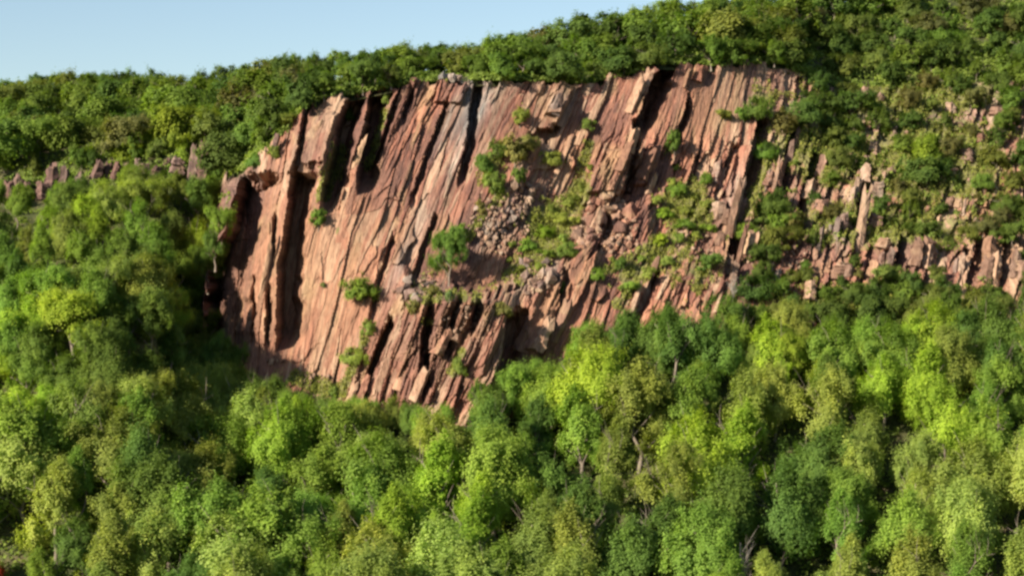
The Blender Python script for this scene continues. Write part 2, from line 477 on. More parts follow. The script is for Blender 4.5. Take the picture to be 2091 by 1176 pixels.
for _l in ([(1035, 562), (1075, 520), (1120, 480), (1165, 430), (1205, 380)], [(1060, 570), (1110, 530), (1150, 490)], [(1260, 620), (1310, 570), (1345, 520), (1380, 460), (1420, 400), (1450, 350)], [(1380, 540), (1420, 480), (1460, 430)], [(1215, 560), (1270, 540), (1320, 500)],
           [(960, 480), (1000, 420), (1040, 390)], [(850, 612), (920, 604), (1000, 612)], [(1500, 470), (1530, 420), (1560, 360), (1580, 300)], [(700, 800), (725, 740), (750, 680)], [(600, 770), (650, 790), (700, 800)], [(1190, 330), (1210, 280)], [(780, 240), (760, 300), (740, 350)], [(690, 300), (670, 360), (650, 420)], [(925, 760), (950, 700)]):
    for _i in range(len(_l) - 1):
        for _t in (0, .33, .67):
            GRASS.append((_l[_i][0] * (1 - _t) + _l[_i + 1][0] * _t, _l[_i][1] * (1 - _t) + _l[_i + 1][1] * _t, 13, 17, 20, .95))
GREY = [(965, 222, 30, 78, 22, 1.2), (930, 330, 12, 90, 24, .45), (985, 175, 40, 20, 10, .8), (835, 500, 16, 120, 24, .55), (905, 270, 9, 90, 22, .7), (930, 160, 40, 12, 0, .8), (1000, 470, 60, 40, -30, .6),
        (1490, 400, 12, 70, 20, .6), (1140, 210, 18, 24, 20, .55), (860, 590, 50, 26, 0, .5), (1700, 470, 60, 60, 0, .45), (1880, 510, 60, 40, 0, .4), (1090, 560, 60, 30, -30, .5),
        (1050, 430, 60, 40, -30, .5), (1900, 200, 300, 120, 0, .4), (140, 360, 300, 60, 0, .7), (430, 330, 60, 60, 0, .6)]
WARM = [(600, 560, 110, 170, 12, .95), (540, 480, 40, 200, 8, .8), (700, 640, 80, 140, 15, .85), (1490, 190, 100, 60, -10, .9), (720, 450, 70, 110, 20, .55), (1440, 230, 60, 90, 10, .8),
        (500, 350, 30, 18, -30, .9), (1120, 240, 18, 16, 0, .9), (1170, 300, 40, 60, 20, .7), (950, 640, 12, 40, 20, .9), (990, 540, 30, 50, 20, .7), (1100, 680, 50, 60, 0, .6),
        (1480, 480, 30, 60, 20, .7), (1760, 420, 20, 90, 12, .6), (1890, 500, 50, 40, 0, .8), (2030, 520, 60, 40, 0, .8), (1190, 560, 40, 40, 0, .6), (900, 720, 90, 70, 0, .4)]

DARK = [(640, 285, 42, 75, 12, 1.1), (1015, 250, 26, 95, 22, .8), (1090, 180, 90, 14, 0, .7), (760, 200, 60, 24, 0, .7), (1250, 230, 60, 50, 0, .35), (1255, 410, 80, 60, 0, .8), (880, 725, 150, 95, 0, .85), (472, 430, 26, 90, 12, 1.3), (430, 600, 26, 140, 8, 1.4), (450, 500, 24, 60, 20, 1.3),  # the left rib's blobs paint its shade over dark weathered rock
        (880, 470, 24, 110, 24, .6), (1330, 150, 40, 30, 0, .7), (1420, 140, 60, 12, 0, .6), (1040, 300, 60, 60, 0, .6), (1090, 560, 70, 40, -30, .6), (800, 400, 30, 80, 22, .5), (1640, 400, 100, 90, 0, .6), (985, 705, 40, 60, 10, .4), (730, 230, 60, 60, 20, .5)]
# cliff grid
wx0, wx1, STEP = 388, 2140, 2.0
cols = np.arange(wx0, wx1 + .1, STEP)
rows_n = 350
def wall_grid(cols, rn):
    P, Y = knots(cols)
    t = np.linspace(0, 1, rn)
    foot, rim = P[2], P[5]
    py = foot[None, :] * (1 - t[:, None]) + rim[None, :] * t[:, None]
    px = np.broadcast_to(cols[None, :], py.shape).copy()
    return px, py, t
WPX, WPY, WT = wall_grid(cols, rows_n)
WY = depth(WPX, WPY)
RD, RU, RV, RT, SCAR, STAIN = relief(WPX, WPY, None)
edge = np.clip(WT[:, None] / 0.03, 0, 1) * np.clip((1 - WT[:, None]) / 0.012 + .25, 0, 1)
RD = RD * edge * np.clip((WPX - 392) / 26, 0, 1)
rag = (fbm(WPX / 26, WPX * 0 + 3, 41, 4) - .5) * 30 + (cells(RU / 22, RU * 0, 733)[0] - .5) * 17     # a ragged rim
lift = np.clip((WT[:, None] - .93) / .07, 0, 1) * rag * np.clip((1640 - WPX) / 60, 0, 1)
V = world_pt(WPX, WPY + lift, WY)
V[..., 1] += RD
def grid_faces(r, c):
    i = np.arange(r - 1)[:, None] * c + np.arange(c - 1)[None, :]
    return np.stack([i, i + 1, i + c + 1, i + c], -1).reshape(-1, 4)
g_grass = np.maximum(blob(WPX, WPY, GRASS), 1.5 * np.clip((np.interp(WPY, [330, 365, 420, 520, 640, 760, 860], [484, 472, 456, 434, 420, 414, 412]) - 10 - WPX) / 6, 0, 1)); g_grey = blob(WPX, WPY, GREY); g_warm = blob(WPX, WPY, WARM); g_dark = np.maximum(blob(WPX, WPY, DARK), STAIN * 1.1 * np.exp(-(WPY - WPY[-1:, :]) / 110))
sc_m = WY / F
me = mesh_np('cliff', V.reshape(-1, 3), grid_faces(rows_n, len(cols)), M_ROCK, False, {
    'ju': ('POINT', RU * sc_m), 'jv': ('POINT', RV * sc_m), 'tone': ('POINT', np.clip(RT, 0, 1)),
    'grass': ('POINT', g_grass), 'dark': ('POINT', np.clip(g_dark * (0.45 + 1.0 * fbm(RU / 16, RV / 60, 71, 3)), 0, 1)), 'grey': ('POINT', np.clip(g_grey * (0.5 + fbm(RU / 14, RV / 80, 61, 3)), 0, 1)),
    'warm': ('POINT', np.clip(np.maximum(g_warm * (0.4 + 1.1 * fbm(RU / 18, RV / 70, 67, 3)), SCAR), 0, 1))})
cliff = link('cliff', me)
tag(cliff, 'high red-brown rock cliff with leaning columns rising out of the forest', 'cliff', kind='structure')
WALL = V

def on_wall(px, py):
    """point of the finished face for a survey direction inside the grid"""
    c = int(np.clip(round((px - wx0) / STEP), 0, len(cols) - 1))
    r = int(np.argmin(np.abs(WPY[:, c] + lift[:, c] - py)))
    return Vector(WALL[r, c])

# hillside: forest floor below, beside and above the rock
def sheet(name, px, segs, n, label, back=False):
    px = np.asarray(px, float)
    P, Y = knots(px)
    R = []
    for k in range(segs[0], segs[1]):
        t = np.linspace(0, 1, n, endpoint=(k == segs[1] - 1))
        for tt in t:
            pp = P[k] * (1 - tt) + P[k + 1] * tt; yy = depth(px, pp)
            R.append(world_pt(px, pp, yy))
    R = np.array(R)
    if segs[0] == 0:
        toe = R[0].copy(); toe[:, 2] = -64.0; toe[:, 1] -= 25
        R = np.concatenate([toe[None], R])
    if back:
        for dy, dz in ((30, 1.0), (90, -6), (220, -40), (400, -75)):
            b = world_pt(px, P[6], Y[6]); b[:, 1] += dy; b[:, 2] += dz
            R = np.concatenate([R, b[None]])
    rr = (fbm(R[..., 0] / 6, R[..., 1] / 6 + R[..., 2] / 6, 3, 4) - .5) * 1.2
    rr[0] = 0; rr[-1] = 0
    if back: rr[0] = -1.0; rr[1] -= .5
    R[..., 2] += rr
    me = mesh_np(name, R.reshape(-1, 3), grid_faces(R.shape[0], R.shape[1]), M_GROUND, True)
    o = link(name, me)
    return tag(o, label, kind='structure')
xall = np.concatenate([np.arange(-900, 388, 12), np.arange(388, 2140, 8), np.arange(2140, 3001, 20)])
sheet('talus_slope', xall, (0, 2), 24, 'wooded slope of forest floor below the cliff')
sheet('hill_side', np.append(np.arange(-900, 384, 8.0), 388.0), (2, 5), 16, 'forested hillside falling away beside the cliff')
sheet('hill_side', np.arange(2140, 3001, 20), (2, 5), 16, 'forested hillside continuing past the broken ledges')
sheet('hill_top', xall, (5, 6), 20, 'forest floor on top of the ridge', back=True)
gp = mesh_np('ground', np.array([(-6000, -6000, -64), (6000, -6000, -64), (6000, 9000, -64), (-6000, 9000, -64)], float), np.array([[0, 1, 2, 3]]), M_GROUND)
tag(link('ground', gp), 'flat wooded valley floor below the ridge', kind='structure')

# ------------------------------------------------------------------ rock pieces: columns on the face, boulders on the ledges
def column_mesh(seed, sides=7, rings=9):
    r = random.Random(seed)
    bm = bmesh.new()
    ang = [(i + r.uniform(-.38, .38)) * 2 * math.pi / sides for i in range(sides)]
    rad = [r.uniform(.6, 1.2) for _ in range(sides)]
    drop = [r.uniform(0, .24) for _ in range(sides)]          # each rib of the column breaks off at its own height
    lv = []
    ox = oy = 0
    for j in range(rings):
        t = j / (rings - 1)
        ox += r.uniform(-.10, .10); oy += r.uniform(-.10, .10)
        tap = (1.25 - .3 * t) * (1 if j < rings - 1 else .8)
        vs = []
        for i, (a, q) in enumerate(zip(ang, rad)):
            q2 = q * tap * r.uniform(.78, 1.16)
            z = t * (1 - drop[i] * t * t) + r.uniform(-.03, .03)
            vs.append(bm.verts.new((math.cos(a) * q2 + ox, math.sin(a) * q2 + oy, z)))
        lv.append(vs)
    for j in range(rings - 1):
        for i in range(sides):
            i2 = (i + 1) % sides
            bm.faces.new((lv[j][i], lv[j][i2], lv[j + 1][i2], lv[j + 1][i]))
    c = bm.verts.new((ox, oy, .8))
    for i in range(sides): bm.faces.new((lv[-1][i], lv[-1][(i + 1) % sides], c))
    bm.faces.new(list(reversed(lv[0])))
    me = bpy.data.meshes.new('rock_column'); bm.to_mesh(me); bm.free(); me.materials.append(M_STONE)
    return me
COLM = [column_mesh(s) for s in range(16)]

def boulder_mesh(seed, n=15):
    r = random.Random(seed)
    bm = bmesh.new()
    for _ in range(n):
        v = Vector((r.gauss(0, 1), r.gauss(0, 1), r.gauss(0, 1))).normalized() * r.uniform(.75, 1.1)
        bm.verts.new((v.x, v.y * .85, v.z * .75))
    bmesh.ops.convex_hull(bm, input=bm.verts)
    for v in [v for v in bm.verts if not v.link_faces]: bm.verts.remove(v)
    me = bpy.data.meshes.new('boulder'); bm.to_mesh(me); bm.free(); me.materials.append(M_STONE)
    return me
BOUM = [boulder_mesh(s) for s in range(10)]
rr = random.Random(5)
RIBS = []
for (n, x0, x1, t0, t1, h0, h1) in ((6, 1555, 1690, 270, 400, 30, 60), (5, 1690, 1800, 330, 470, 30, 60), (4, 1780, 2095, 478, 525, 24, 50), (4, 1890, 2095, 375, 420, 20, 36), (6, 1450, 1540, 330, 520, 30, 60), (4, 1560, 1800, 515, 570, 24, 40), (5, 1720, 2090, 190, 320, 14, 26)):
    for i in range(n):
        t = rr.uniform(t0, t1); RIBS.append((rr.uniform(x0, x1), t, t + rr.uniform(h0, h1), rr.uniform(14, 34), rr.uniform(.05, .4), rr.uniform(.3, .8)))

def rock_column(px, py_top, py_bot, w, parent, grey=.1, warm=.3, ln=None, onw=True, fwd=.0):
    """a leaning column of rock standing on the face, from its foot to its top"""
    p0 = on_wall(px - lean(px) * (py_bot - py_top) * .5, py_bot) if onw else on_hill(px, py_bot)
    m = p0.y / F
    h = (py_bot - py_top) * m * 1.12
    o = link('rock_column', COLM[rr.randrange(len(COLM))], parent)
    o.location = p0 + Vector((0, -fwd, -h * .06))
    l = (float(lean(px)) if ln is None else ln)
    o.rotation_mode = 'XYZ'
    tilt = Matrix.Rotation(math.atan(l), 4, 'Y') @ Matrix.Rotation(math.radians(-8), 4, 'X') @ Matrix.Rotation(rr.uniform(0, 6.28), 4, 'Z')
    o.rotation_euler = tilt.to_euler()
    w *= 1.0 if px < 1550 else rr.uniform(.7, 1.1)
    h *= 1.0 if px < 1550 else rr.uniform(.75, 1.05)
    o.scale = (w * m * .5, w * m * .5 * rr.uniform(.8, 1.2), h)
    o.color = (grey, warm, 0, 1)
    return o

COLUMNS = [  # px centre, top, bottom, width px, grey, warm : on the broken right-hand side and the lower outcrop
    (1500, 350, 475, 20, .25, .9), (1466, 322, 372, 18, .5, .2), (1478, 335, 385, 14, .4, .3), (1541, 262, 350, 16, .2, .3), (1585, 318, 385, 15, .2, .1),
    (1600, 312, 380, 14, .3, .0), (1642, 322, 400, 22, .05, .2), (1570, 330, 392, 10, .4, .2), (1630, 250, 300, 14, .2, .2),
    (1764, 378, 512, 18, .3, .8), (1745, 352, 400, 18, .2, .4), (1722, 430, 470, 22, .4, .2), (1705, 440, 490, 18, .6, .2), (1675, 460, 520, 16, .5, .2), (1665, 500, 530, 12, .2, .6),
    (1870, 478, 540, 30, .2, .7), (1895, 480, 545, 26, .25, .7), (1905, 500, 540, 20, .3, .6), (1812, 500, 540, 22, .4, .3), (1800, 505, 545, 18, .3, .3),
    (1960, 505, 560, 20, .3, .4), (1950, 520, 556, 14, .4, .2), (2030, 500, 580, 28, .15, .8), (2012, 510, 570, 20, .2, .6), (2068, 505, 565, 22, .3, .6), (2080, 520, 570, 14, .3, .6),
    (1500, 530, 570, 18, .3, .6), (1515, 440, 560, 12, .2, .6), (1590, 535, 572, 14, .6, .4), (1572, 530, 560, 14, .5, .2), (1655, 560, 610, 30, .2, .9), (1470, 470, 500, 18, .2, .6),
    (1985, 395, 450, 18, .2, .5), (1970, 400, 440, 14, .3, .3), (1800, 345, 370, 18, .3, .6), (1940, 205, 230, 26, .3, .6), (1765, 175, 195, 22, .3, .6), (1920, 430, 470, 18, .1, .4),
    (945, 615, 690, 24, .25, 1.0), (985, 640, 745, 22, .0, .3), (1005, 655, 755, 18, .0, .2), (900, 660, 720, 26, .1, .5), (880, 655, 720, 22, .1, .4), (815, 660, 760, 28, .0, .4),
    (835, 690, 790, 22, .0, .3), (860, 740, 815, 22, .05, .2), (790, 700, 790, 18, .1, .2), (765, 735, 800, 18, .2, .2), (740, 760, 815, 16, .1, .2), (910, 720, 800, 20, .1, .6),
    (965, 700, 780, 22, .0, .3), (720, 775, 822, 16, .0, .1), (1085, 630, 715, 30, .0, .5), (1112, 640, 712, 26, .05, .4), (1145, 600, 690, 20, .1, .4), (1300, 570, 640, 16, .2, .6), (1320, 575, 635, 16, .3, .3),
    (1335, 520, 580, 12, .1, .4), (1255, 330, 400, 22, .0, .2), (1235, 345, 415, 20, .0, .1), (1275, 280, 350, 22, .0, .5), (1325, 300, 365, 24, .0, .3), (1300, 330, 390, 18, .1, .3),
    (1215, 370, 430, 18, .1, .1), (1245, 375, 425, 16, .0, .4), (1290, 262, 310, 20, .0, .6), (1265, 350, 395, 16, .0, .2), (1330, 345, 395, 18, .1, .3), (1220, 420, 470, 20, .1, .1),
    (1320, 132, 190, 20, .05, .2), (1345, 126, 160, 22, .0, .3), (1300, 150, 230, 18, .05, .3), (1140, 190, 235, 20, .6, .5), (1090, 280, 330, 18, .1, .3),
    (1430, 128, 165, 20, .0, .2), (1405, 135, 180, 16, .0, .4), (818, 172, 215, 14, .1, .5), (735, 270, 345, 14, .1, .9), (640, 240, 350, 42, .0, .1), (545, 470, 600, 16, .0, .8),
]
for c in COLUMNS + RIBS:
    rock_column(c[0], c[1], c[2], c[3], cliff, c[4], c[5])

# the low rock band on the hillside left of the cliff: outcrops of a few columns each
def outcrop(px, py, wpx, hpx, n, label, lean_, seed):
    q = random.Random(seed)
    base = on_hill(px, py)
    e = link('rock_outcrop', None, None, base)
    m = base.y / F
    for i in range(n):
        x = px + (i / max(1, n - 1) - .5) * wpx + q.uniform(-.5, .5) * wpx / n
        p = on_hill(x, py + q.uniform(-4, 6))
        o = link('rock_column', COLM[q.randrange(len(COLM))], e)
        h = hpx * q.uniform(.55, 1.2) * m
        o.location = p - base + Vector((0, -.6 + q.uniform(-2, 2), -h * .15))
        o.rotation_euler = (Matrix.Rotation(math.atan(lean_ + q.uniform(-.1, .1)), 4, 'Y') @ Matrix.Rotation(q.uniform(0, 6), 4, 'Z')).to_euler()
        w = wpx / n * q.uniform(.4, .95) * m
        o.scale = (w, w * 1.3, h * 1.15)
        o.color = (q.uniform(.0, .25), 0, 1.25, 1)  # dark rock, with the band's shade painted into the colour too
    tag(e, label, 'rock outcrop', 'dark rock outcrops left of the cliff')
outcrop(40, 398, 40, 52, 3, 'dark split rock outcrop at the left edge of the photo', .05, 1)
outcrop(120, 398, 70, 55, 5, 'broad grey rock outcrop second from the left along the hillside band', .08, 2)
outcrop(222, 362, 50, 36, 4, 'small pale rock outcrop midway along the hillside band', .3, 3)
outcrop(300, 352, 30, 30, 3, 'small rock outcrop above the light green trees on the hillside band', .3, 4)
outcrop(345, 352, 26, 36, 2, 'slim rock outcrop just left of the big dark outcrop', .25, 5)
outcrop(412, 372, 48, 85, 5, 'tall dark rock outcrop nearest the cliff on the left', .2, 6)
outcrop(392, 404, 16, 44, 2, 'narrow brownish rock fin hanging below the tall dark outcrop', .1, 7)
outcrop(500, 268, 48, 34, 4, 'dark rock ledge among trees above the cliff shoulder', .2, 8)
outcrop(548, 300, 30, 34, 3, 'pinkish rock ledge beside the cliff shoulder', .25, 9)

# boulders and scree
BZ = [  # ellipse in survey pixels, number, size px range, grey, warm, words
    (1245, 435, 48, 44, 30, 12, 28, .05, .15, 'reddish angular boulder in the rubble chute below the tall tower'),
    (1205, 492, 50, 26, 20, 10, 20, .1, .2, 'broken reddish boulder at the bottom of the rubble chute'),
    (1020, 440, 50, 34, 20, 7, 14, .55, .2, 'greyish stone in the pale scree under the shrubby alcove'),
    (1065, 400, 30, 26, 12, 9, 18, .3, .5, 'pale boulder at the head of the scree under the alcove'),
    (1010, 500, 36, 22, 12, 7, 13, .2, .4, 'brown stone at the lower end of the scree tongue'),
    (1090, 562, 46, 28, 22, 9, 22, .45, .3, 'dark grey boulder on the diagonal ledge of the cliff'),
    (850, 590, 46, 26, 20, 9, 22, .55, .2, 'grey boulder heaped on top of the lower outcrop'),
    (955, 650, 26, 26, 9, 8, 14, .4, .7, 'pale broken block in the notch of the lower outcrop'),
    (1270, 505, 34, 20, 10, 8, 14, .1, .4, 'pinkish stone on the grassy ledge below the rubble chute'),
    (1800, 290, 60, 34, 10, 8, 15, .4, .6, 'pale stone on the scrubby slope right of the cliff'),
    (1780, 345, 50, 22, 7, 8, 16, .3, .6, 'pale block above the leaning column on the scrubby slope'),
    (1960, 360, 60, 26, 6, 8, 16, .3, .6, 'tan stone among the scrub by the right edge'),
    (1700, 470, 40, 30, 7, 9, 16, .5, .2, 'grey block below the reddish leaning slab'),
    (1660, 420, 30, 20, 6, 8, 13, .3, .5, 'small block beside the reddish leaning slab'),
    (1740, 200, 60, 24, 6, 9, 16, .4, .5, 'whitish stone high on the wooded slope right of the rim'),
    (1580, 560, 50, 26, 5, 8, 14, .5, .5, 'pale stone at the foot of the right-hand columns'),
    (1930, 450, 70, 26, 5, 8, 14, .2, .6, 'tan block on the ledge above the right-hand rock faces'),
    (935, 157, 34, 7, 8, 9, 17, .9, .2, 'flat grey slab on the bare summit of the rim'),
    (560, 742, 20, 10, 4, 6, 10, .1, .5, 'fallen stone at the foot of the smooth face'),
]
nb = 0
for (cx, cy, rx, ry, n, s0, s1, g, w, words) in BZ:
    heap = []
    for i in range(n):
        a = rr.uniform(0, 6.283); q = math.sqrt(rr.random())
        px, py = cx + rx * q * math.cos(a), cy + ry * q * math.sin(a)
        p = on_wall(px, py)
        m = p.y / F
        s = (s0 + (s1 * 1.5 - s0) * rr.random() ** 1.6) * m * .55
        o = link('boulder', BOUM[rr.randrange(len(BOUM))])
        o.location = p + Vector((0, -s * .35, s * .2))
        o.rotation_euler = (rr.uniform(0, 6), rr.uniform(0, 6), rr.uniform(0, 6))
        o.scale = (s * rr.uniform(.8, 1.3), s, s * rr.uniform(.8, 1.2))
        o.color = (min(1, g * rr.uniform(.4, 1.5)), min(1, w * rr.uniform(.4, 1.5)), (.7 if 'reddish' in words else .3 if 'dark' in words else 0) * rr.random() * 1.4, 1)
        tag(o, words, 'boulder', words.replace('boulder', 'boulders').replace('stone ', 'stones ').replace('block ', 'blocks '))
        nb += 1
        heap.append((o, s, px, py))
    left = list(heap)
    for word, key in (('largest', lambda h: -h[1]), ('leftmost', lambda h: h[2]), ('rightmost', lambda h: -h[2]), ('topmost', lambda h: h[3]), ('lowest', lambda h: -h[3])):
        b = min(heap, key=key)
        if b in left: left.remove(b); b[0]['label'] = word + ' ' + words
    for b in left: b[0]['label'] = 'lesser ' + words
o = link('boulder', BOUM[3]); o.location = on_wall(929, 150) + Vector((0, -.3, .25)); o.scale = (.28, .28, .4); o.color = (1, 0, 0, 1)
tag(o, 'single small white stone standing on the summit rim', 'boulder')

def scree():
    vs, fs, off = [], [], 0
    base = []
    for me in BOUM[:5]:
        v = np.array([x.co[:] for x in me.vertices]); f = np.array([list(p.vertices) for p in me.polygons])
        base.append((v, f))
    for (cx, cy, rx, ry, n) in ((1020, 455, 62, 46, 420), (1240, 455, 60, 52, 420), (1085, 565, 52, 36, 260), (850, 592, 50, 30, 200), (1060, 400, 34, 30, 150), (1265, 505, 44, 24, 120),
                                (1800, 300, 90, 60, 160), (1700, 480, 60, 40, 90), (1930, 400, 120, 70, 110), (945, 655, 40, 30, 120), (1580, 520, 70, 60, 160), (640, 775, 40, 10, 60), (1400, 500, 60, 40, 140)):
        for i in range(n // 2):
            a = rr.uniform(0, 6.283); q = math.sqrt(rr.random())
            p = on_wall(cx + rx * q * math.cos(a), cy + ry * q * math.sin(a))
            v, f = base[rr.randrange(5)]
            s = .16 + .45 * rr.random() ** 2.5
            R = np.array(Matrix.Rotation(rr.uniform(0, 6), 3, Vector((rr.gauss(0, 1), rr.gauss(0, 1), rr.gauss(0, 1))).normalized()))
            vs.append(v @ R.T * s + np.array(p) + np.array((0, -s * .4, s * .2))); fs.append(f + off); off += len(v)
    me = mesh_np('scree', np.concatenate(vs), np.concatenate(fs), M_STONE)
    o = link('scree', me); o.color = (.15, .25, .3, 1)
    tag(o, 'loose reddish and grey rubble lying on the cliff ledges', 'scree', kind='stuff')
scree()

# ------------------------------------------------------------------ trees
def crown_mesh(seed, rx, rz, zc, nclump, nleaf, leaf, shape='round'):
    """leaf-sized faces gathered in sprays through the crown's volume; tree height is about 1"""
    r = np.random.default_rng(seed)
    C = []
    lobes = []
    for k in range(7):
        a = r.uniform(0, 6.283); q = rx * r.uniform(.25, .62)
        lobes.append((q * math.cos(a), q * math.sin(a), zc + r.uniform(-.55, .5) * rz, r.uniform(.34, .58)))
    lobes.append((0, 0, zc, .66)); lobes.append((r.normal(0, .06), r.normal(0, .06), zc + rz * .45, .5))
    tries = 0
    while len(C) < nclump and tries < 20000:
        tries += 1
        lx, ly, lz, ls = lobes[r.integers(len(lobes))]
        v = r.normal(size=3); v /= np.linalg.norm(v)
        if v[2] < -.6: continue
        q = r.uniform(.45, 1.05)
        p = np.array([lx + v[0] * rx * ls * q, ly + v[1] * rx * ls * q, lz + v[2] * rz * ls * q])
        k = np.clip((p[2] - (zc - rz)) / (2 * rz), 0, 1)
        if shape == 'cone': p[:2] *= 1.15 - .8 * k
        elif shape == 'vase': p[:2] *= .6 + .6 * k
        C.append(np.append(p, rx * r.choice([.10, .14, .19, .25], p=[.3, .35, .25, .1])))
    C = np.array(C)
    n = len(C)
    cnt = np.maximum(12, (nleaf * (C[:, 3] / (.16 * rx)) ** 1.6)).astype(int)
    cen = np.repeat(C[:, :3], cnt, 0); rad = np.repeat(C[:, 3], cnt)
    ctint = np.repeat(r.random(n), cnt)
    tilt = np.repeat(r.normal(0, .35, (n, 2)), cnt, 0)
    N = len(cen)
    d = r.normal(size=(N, 3)); d /= np.linalg.norm(d, axis=1)[:, None]
    q = np.minimum(np.abs(r.normal(0, .6, N)) + .12, r.uniform(1.0, 1.3 if leaf > .02 else 2.1, N))
    off = d * (rad * q)[:, None] * np.array([1.05, 1.05, 1.15 if leaf > .02 else 1.55])
    off[:, 2] += off[:, 0] * tilt[:, 0] + off[:, 1] * tilt[:, 1]
    pos = cen + off
    out = pos - np.array([0, 0, zc - rz * .3]); out /= np.linalg.norm(out, axis=1)[:, None] + 1e-6
    nrm = d * .32 + out * 1.0 + np.array([0, 0, .25]) + r.normal(size=(N, 3)) * .3
    nrm /= np.linalg.norm(nrm, axis=1)[:, None]
    t = np.cross(nrm, r.normal(size=(N, 3))); t /= np.linalg.norm(t, axis=1)[:, None]
    b = np.cross(nrm, t)
    s = leaf * r.uniform(.65, 1.35, N)
    t = t * s[:, None]; b = b * (s * r.uniform(.55, .85, N))[:, None]
    bend = nrm * (s * -.22)[:, None]
    Vv = np.stack([pos - t + bend, pos - b, pos + t + bend, pos + b], 1).reshape(-1, 3)
    Fq = np.arange(N * 4).reshape(-1, 4)
    return mesh_np('crown', Vv, Fq, M_LEAF, False, {'leaf_tint': ('FACE', r.random(N)), 'clump_tint': ('FACE', ctint)})

def tube(bm, pts, rads, sides=6):
    prev = None
    for k, (p, q) in enumerate(zip(pts, rads)):
        d = (pts[min(k + 1, len(pts) - 1)] - pts[max(k - 1, 0)]).normalized()
        a = d.cross(Vector((0.3, 1, .1))).normalized(); b = d.cross(a)
        ring = [bm.verts.new(p + (a * math.cos(t) + b * math.sin(t)) * q) for t in [i * 2 * math.pi / sides for i in range(sides)]]
        if prev:
            for i in range(sides):
                bm.faces.new((prev[i], prev[(i + 1) % sides], ring[(i + 1) % sides], ring[i]))
        prev = ring
    bm.faces.new(prev)

def trunk_mesh(seed, rx, zc, rz, mat, twigs=0, th=.022):
    r = random.Random(seed)
    bm = bmesh.new()
    pts = [Vector((0, 0, -.12))]
    n = 6
    top = zc + rz * .45
    for k in range(1, n + 1):
        t = k / n
        pts.append(Vector((r.uniform(-.02, .02) * k, r.uniform(-.02, .02) * k, -.12 + (top + .12) * t)))
    tube(bm, pts, [th * (1 - .8 * k / n) * (1.35 if k == 0 else 1) for k in range(n + 1)])
    for i in range(7 + twigs):
        k = r.randrange(2, n); p = pts[k]
        a = r.uniform(0, 6.283)
        e = p + Vector((math.cos(a) * rx * r.uniform(.3, .68), math.sin(a) * rx * r.uniform(.3, .68), r.uniform(.08, .32)))
        m = p.lerp(e, .5) + Vector((0, 0, .03))
        q = th * (1 - .8 * k / n) * .62
        tube(bm, [p, m, e], [q, q * .65, q * .2], 5)
        for _ in range(3 if twigs else 1):
            f = e + Vector((r.uniform(-.1, .1), r.uniform(-.1, .1), r.uniform(.04, .16)))
            tube(bm, [m, m.lerp(f, .6) + Vector((r.uniform(-.02, .02), 0, .01)), f], [q * .5, q * .35, q * .1], 4)
    me = bpy.data.meshes.new('trunk'); bm.to_mesh(me); bm.free(); me.materials.append(mat)
    for p in me.polygons: p.use_smooth = True
    return me

PROTO = {}
def proto(key, specs):
    PROTO[key] = []
    for (seed, rx, rz, zc, nc, nl, leaf, shape) in specs:
        PROTO[key].append((crown_mesh(seed, rx, rz, zc, nc, nl, leaf, shape=shape), trunk_mesh(seed, rx, zc, rz, M_BARK), rx))
# tree height 1: rx crown radius, rz half height of the crown
proto('broad', [(1, .37, .46, .54, 160, 270, .0102, 'round'), (2, .40, .44, .55, 160, 270, .0102, 'round'), (3, .35, .47, .53, 150, 270, .0102, 'cone'),
                (4, .38, .45, .54, 150, 270, .0105, 'vase'), (5, .36, .47, .53, 170, 255, .0094, 'round'), (6, .39, .46, .54, 140, 285, .0105, 'cone')])
proto('tall', [(11, .29, .48, .52, 130, 240, .0096, 'cone'), (12, .31, .47, .53, 130, 240, .0096, 'round'), (13, .26, .48, .52, 120, 240, .0094, 'cone')])
proto('airy', [(21, .36, .45, .55, 95, 200, .0094, 'vase'), (22, .33, .46, .54, 90, 200, .0094, 'round')])
proto('scrub', [(31, .56, .48, .50, 100, 80, .025, 'round'), (32, .60, .46, .50, 105, 80, .025, 'round'), (33, .52, .50, .50, 95, 80, .025, 'round'), (34, .62, .46, .48, 100, 80, .026, 'vase'), (35, .56, .48, .48, 84, 90, .026, 'cone')])

PAL = {  # crown colours as albedo
    'lime': ((0.275, 0.370, 0.050), 'lime'), 'yellow': ((0.275, 0.330, 0.085), 'pale yellow-green'), 'mid': ((0.190, 0.285, 0.055), 'fresh green'),
    'olive': ((0.215, 0.265, 0.066), 'olive'), 'dark': ((0.130, 0.205, 0.048), 'dark green'), 'grey': ((0.190, 0.245, 0.100), 'grey-green'), 'red': ((0.34, 0.05, 0.03), 'red'),
    'brown': ((0.205, 0.205, 0.075), 'brownish')}
TREES = []
tr = random.Random(77)
def tree(name, px, py, h, kind, col, zone, width=1.0, onw=False, label=None, squash=1.0):
    crown, trunk, rx = PROTO[kind][tr.randrange(len(PROTO[kind]))]
    p = on_wall(px, py) if onw else on_hill(px, py)
    e = link(name, None, None, p)
    e.empty_display_size = .5
    e.rotation_euler = (tr.uniform(-.06, .06), tr.uniform(-.06, .06), tr.uniform(0, 6.283))
    e.scale = (h * width, h * width, h * squash)
    c = link('crown', crown, e); t = link('trunk', trunk, e)
    b, word = PAL[col]
    v = tr.uniform(.86, 1.16); hu = tr.uniform(-.05, .05)
    if zone[:5] in ('ridge', 'right', 'band'): v *= .70
    if zone == 'talus': v *= 1.1
    c.color = (b[0] * v * (1 + hu * 2), b[1] * v, b[2] * v * (1 - hu), 1)
    TREES.append([e, px, py, h, kind, col, zone, p.y, label])
    return e

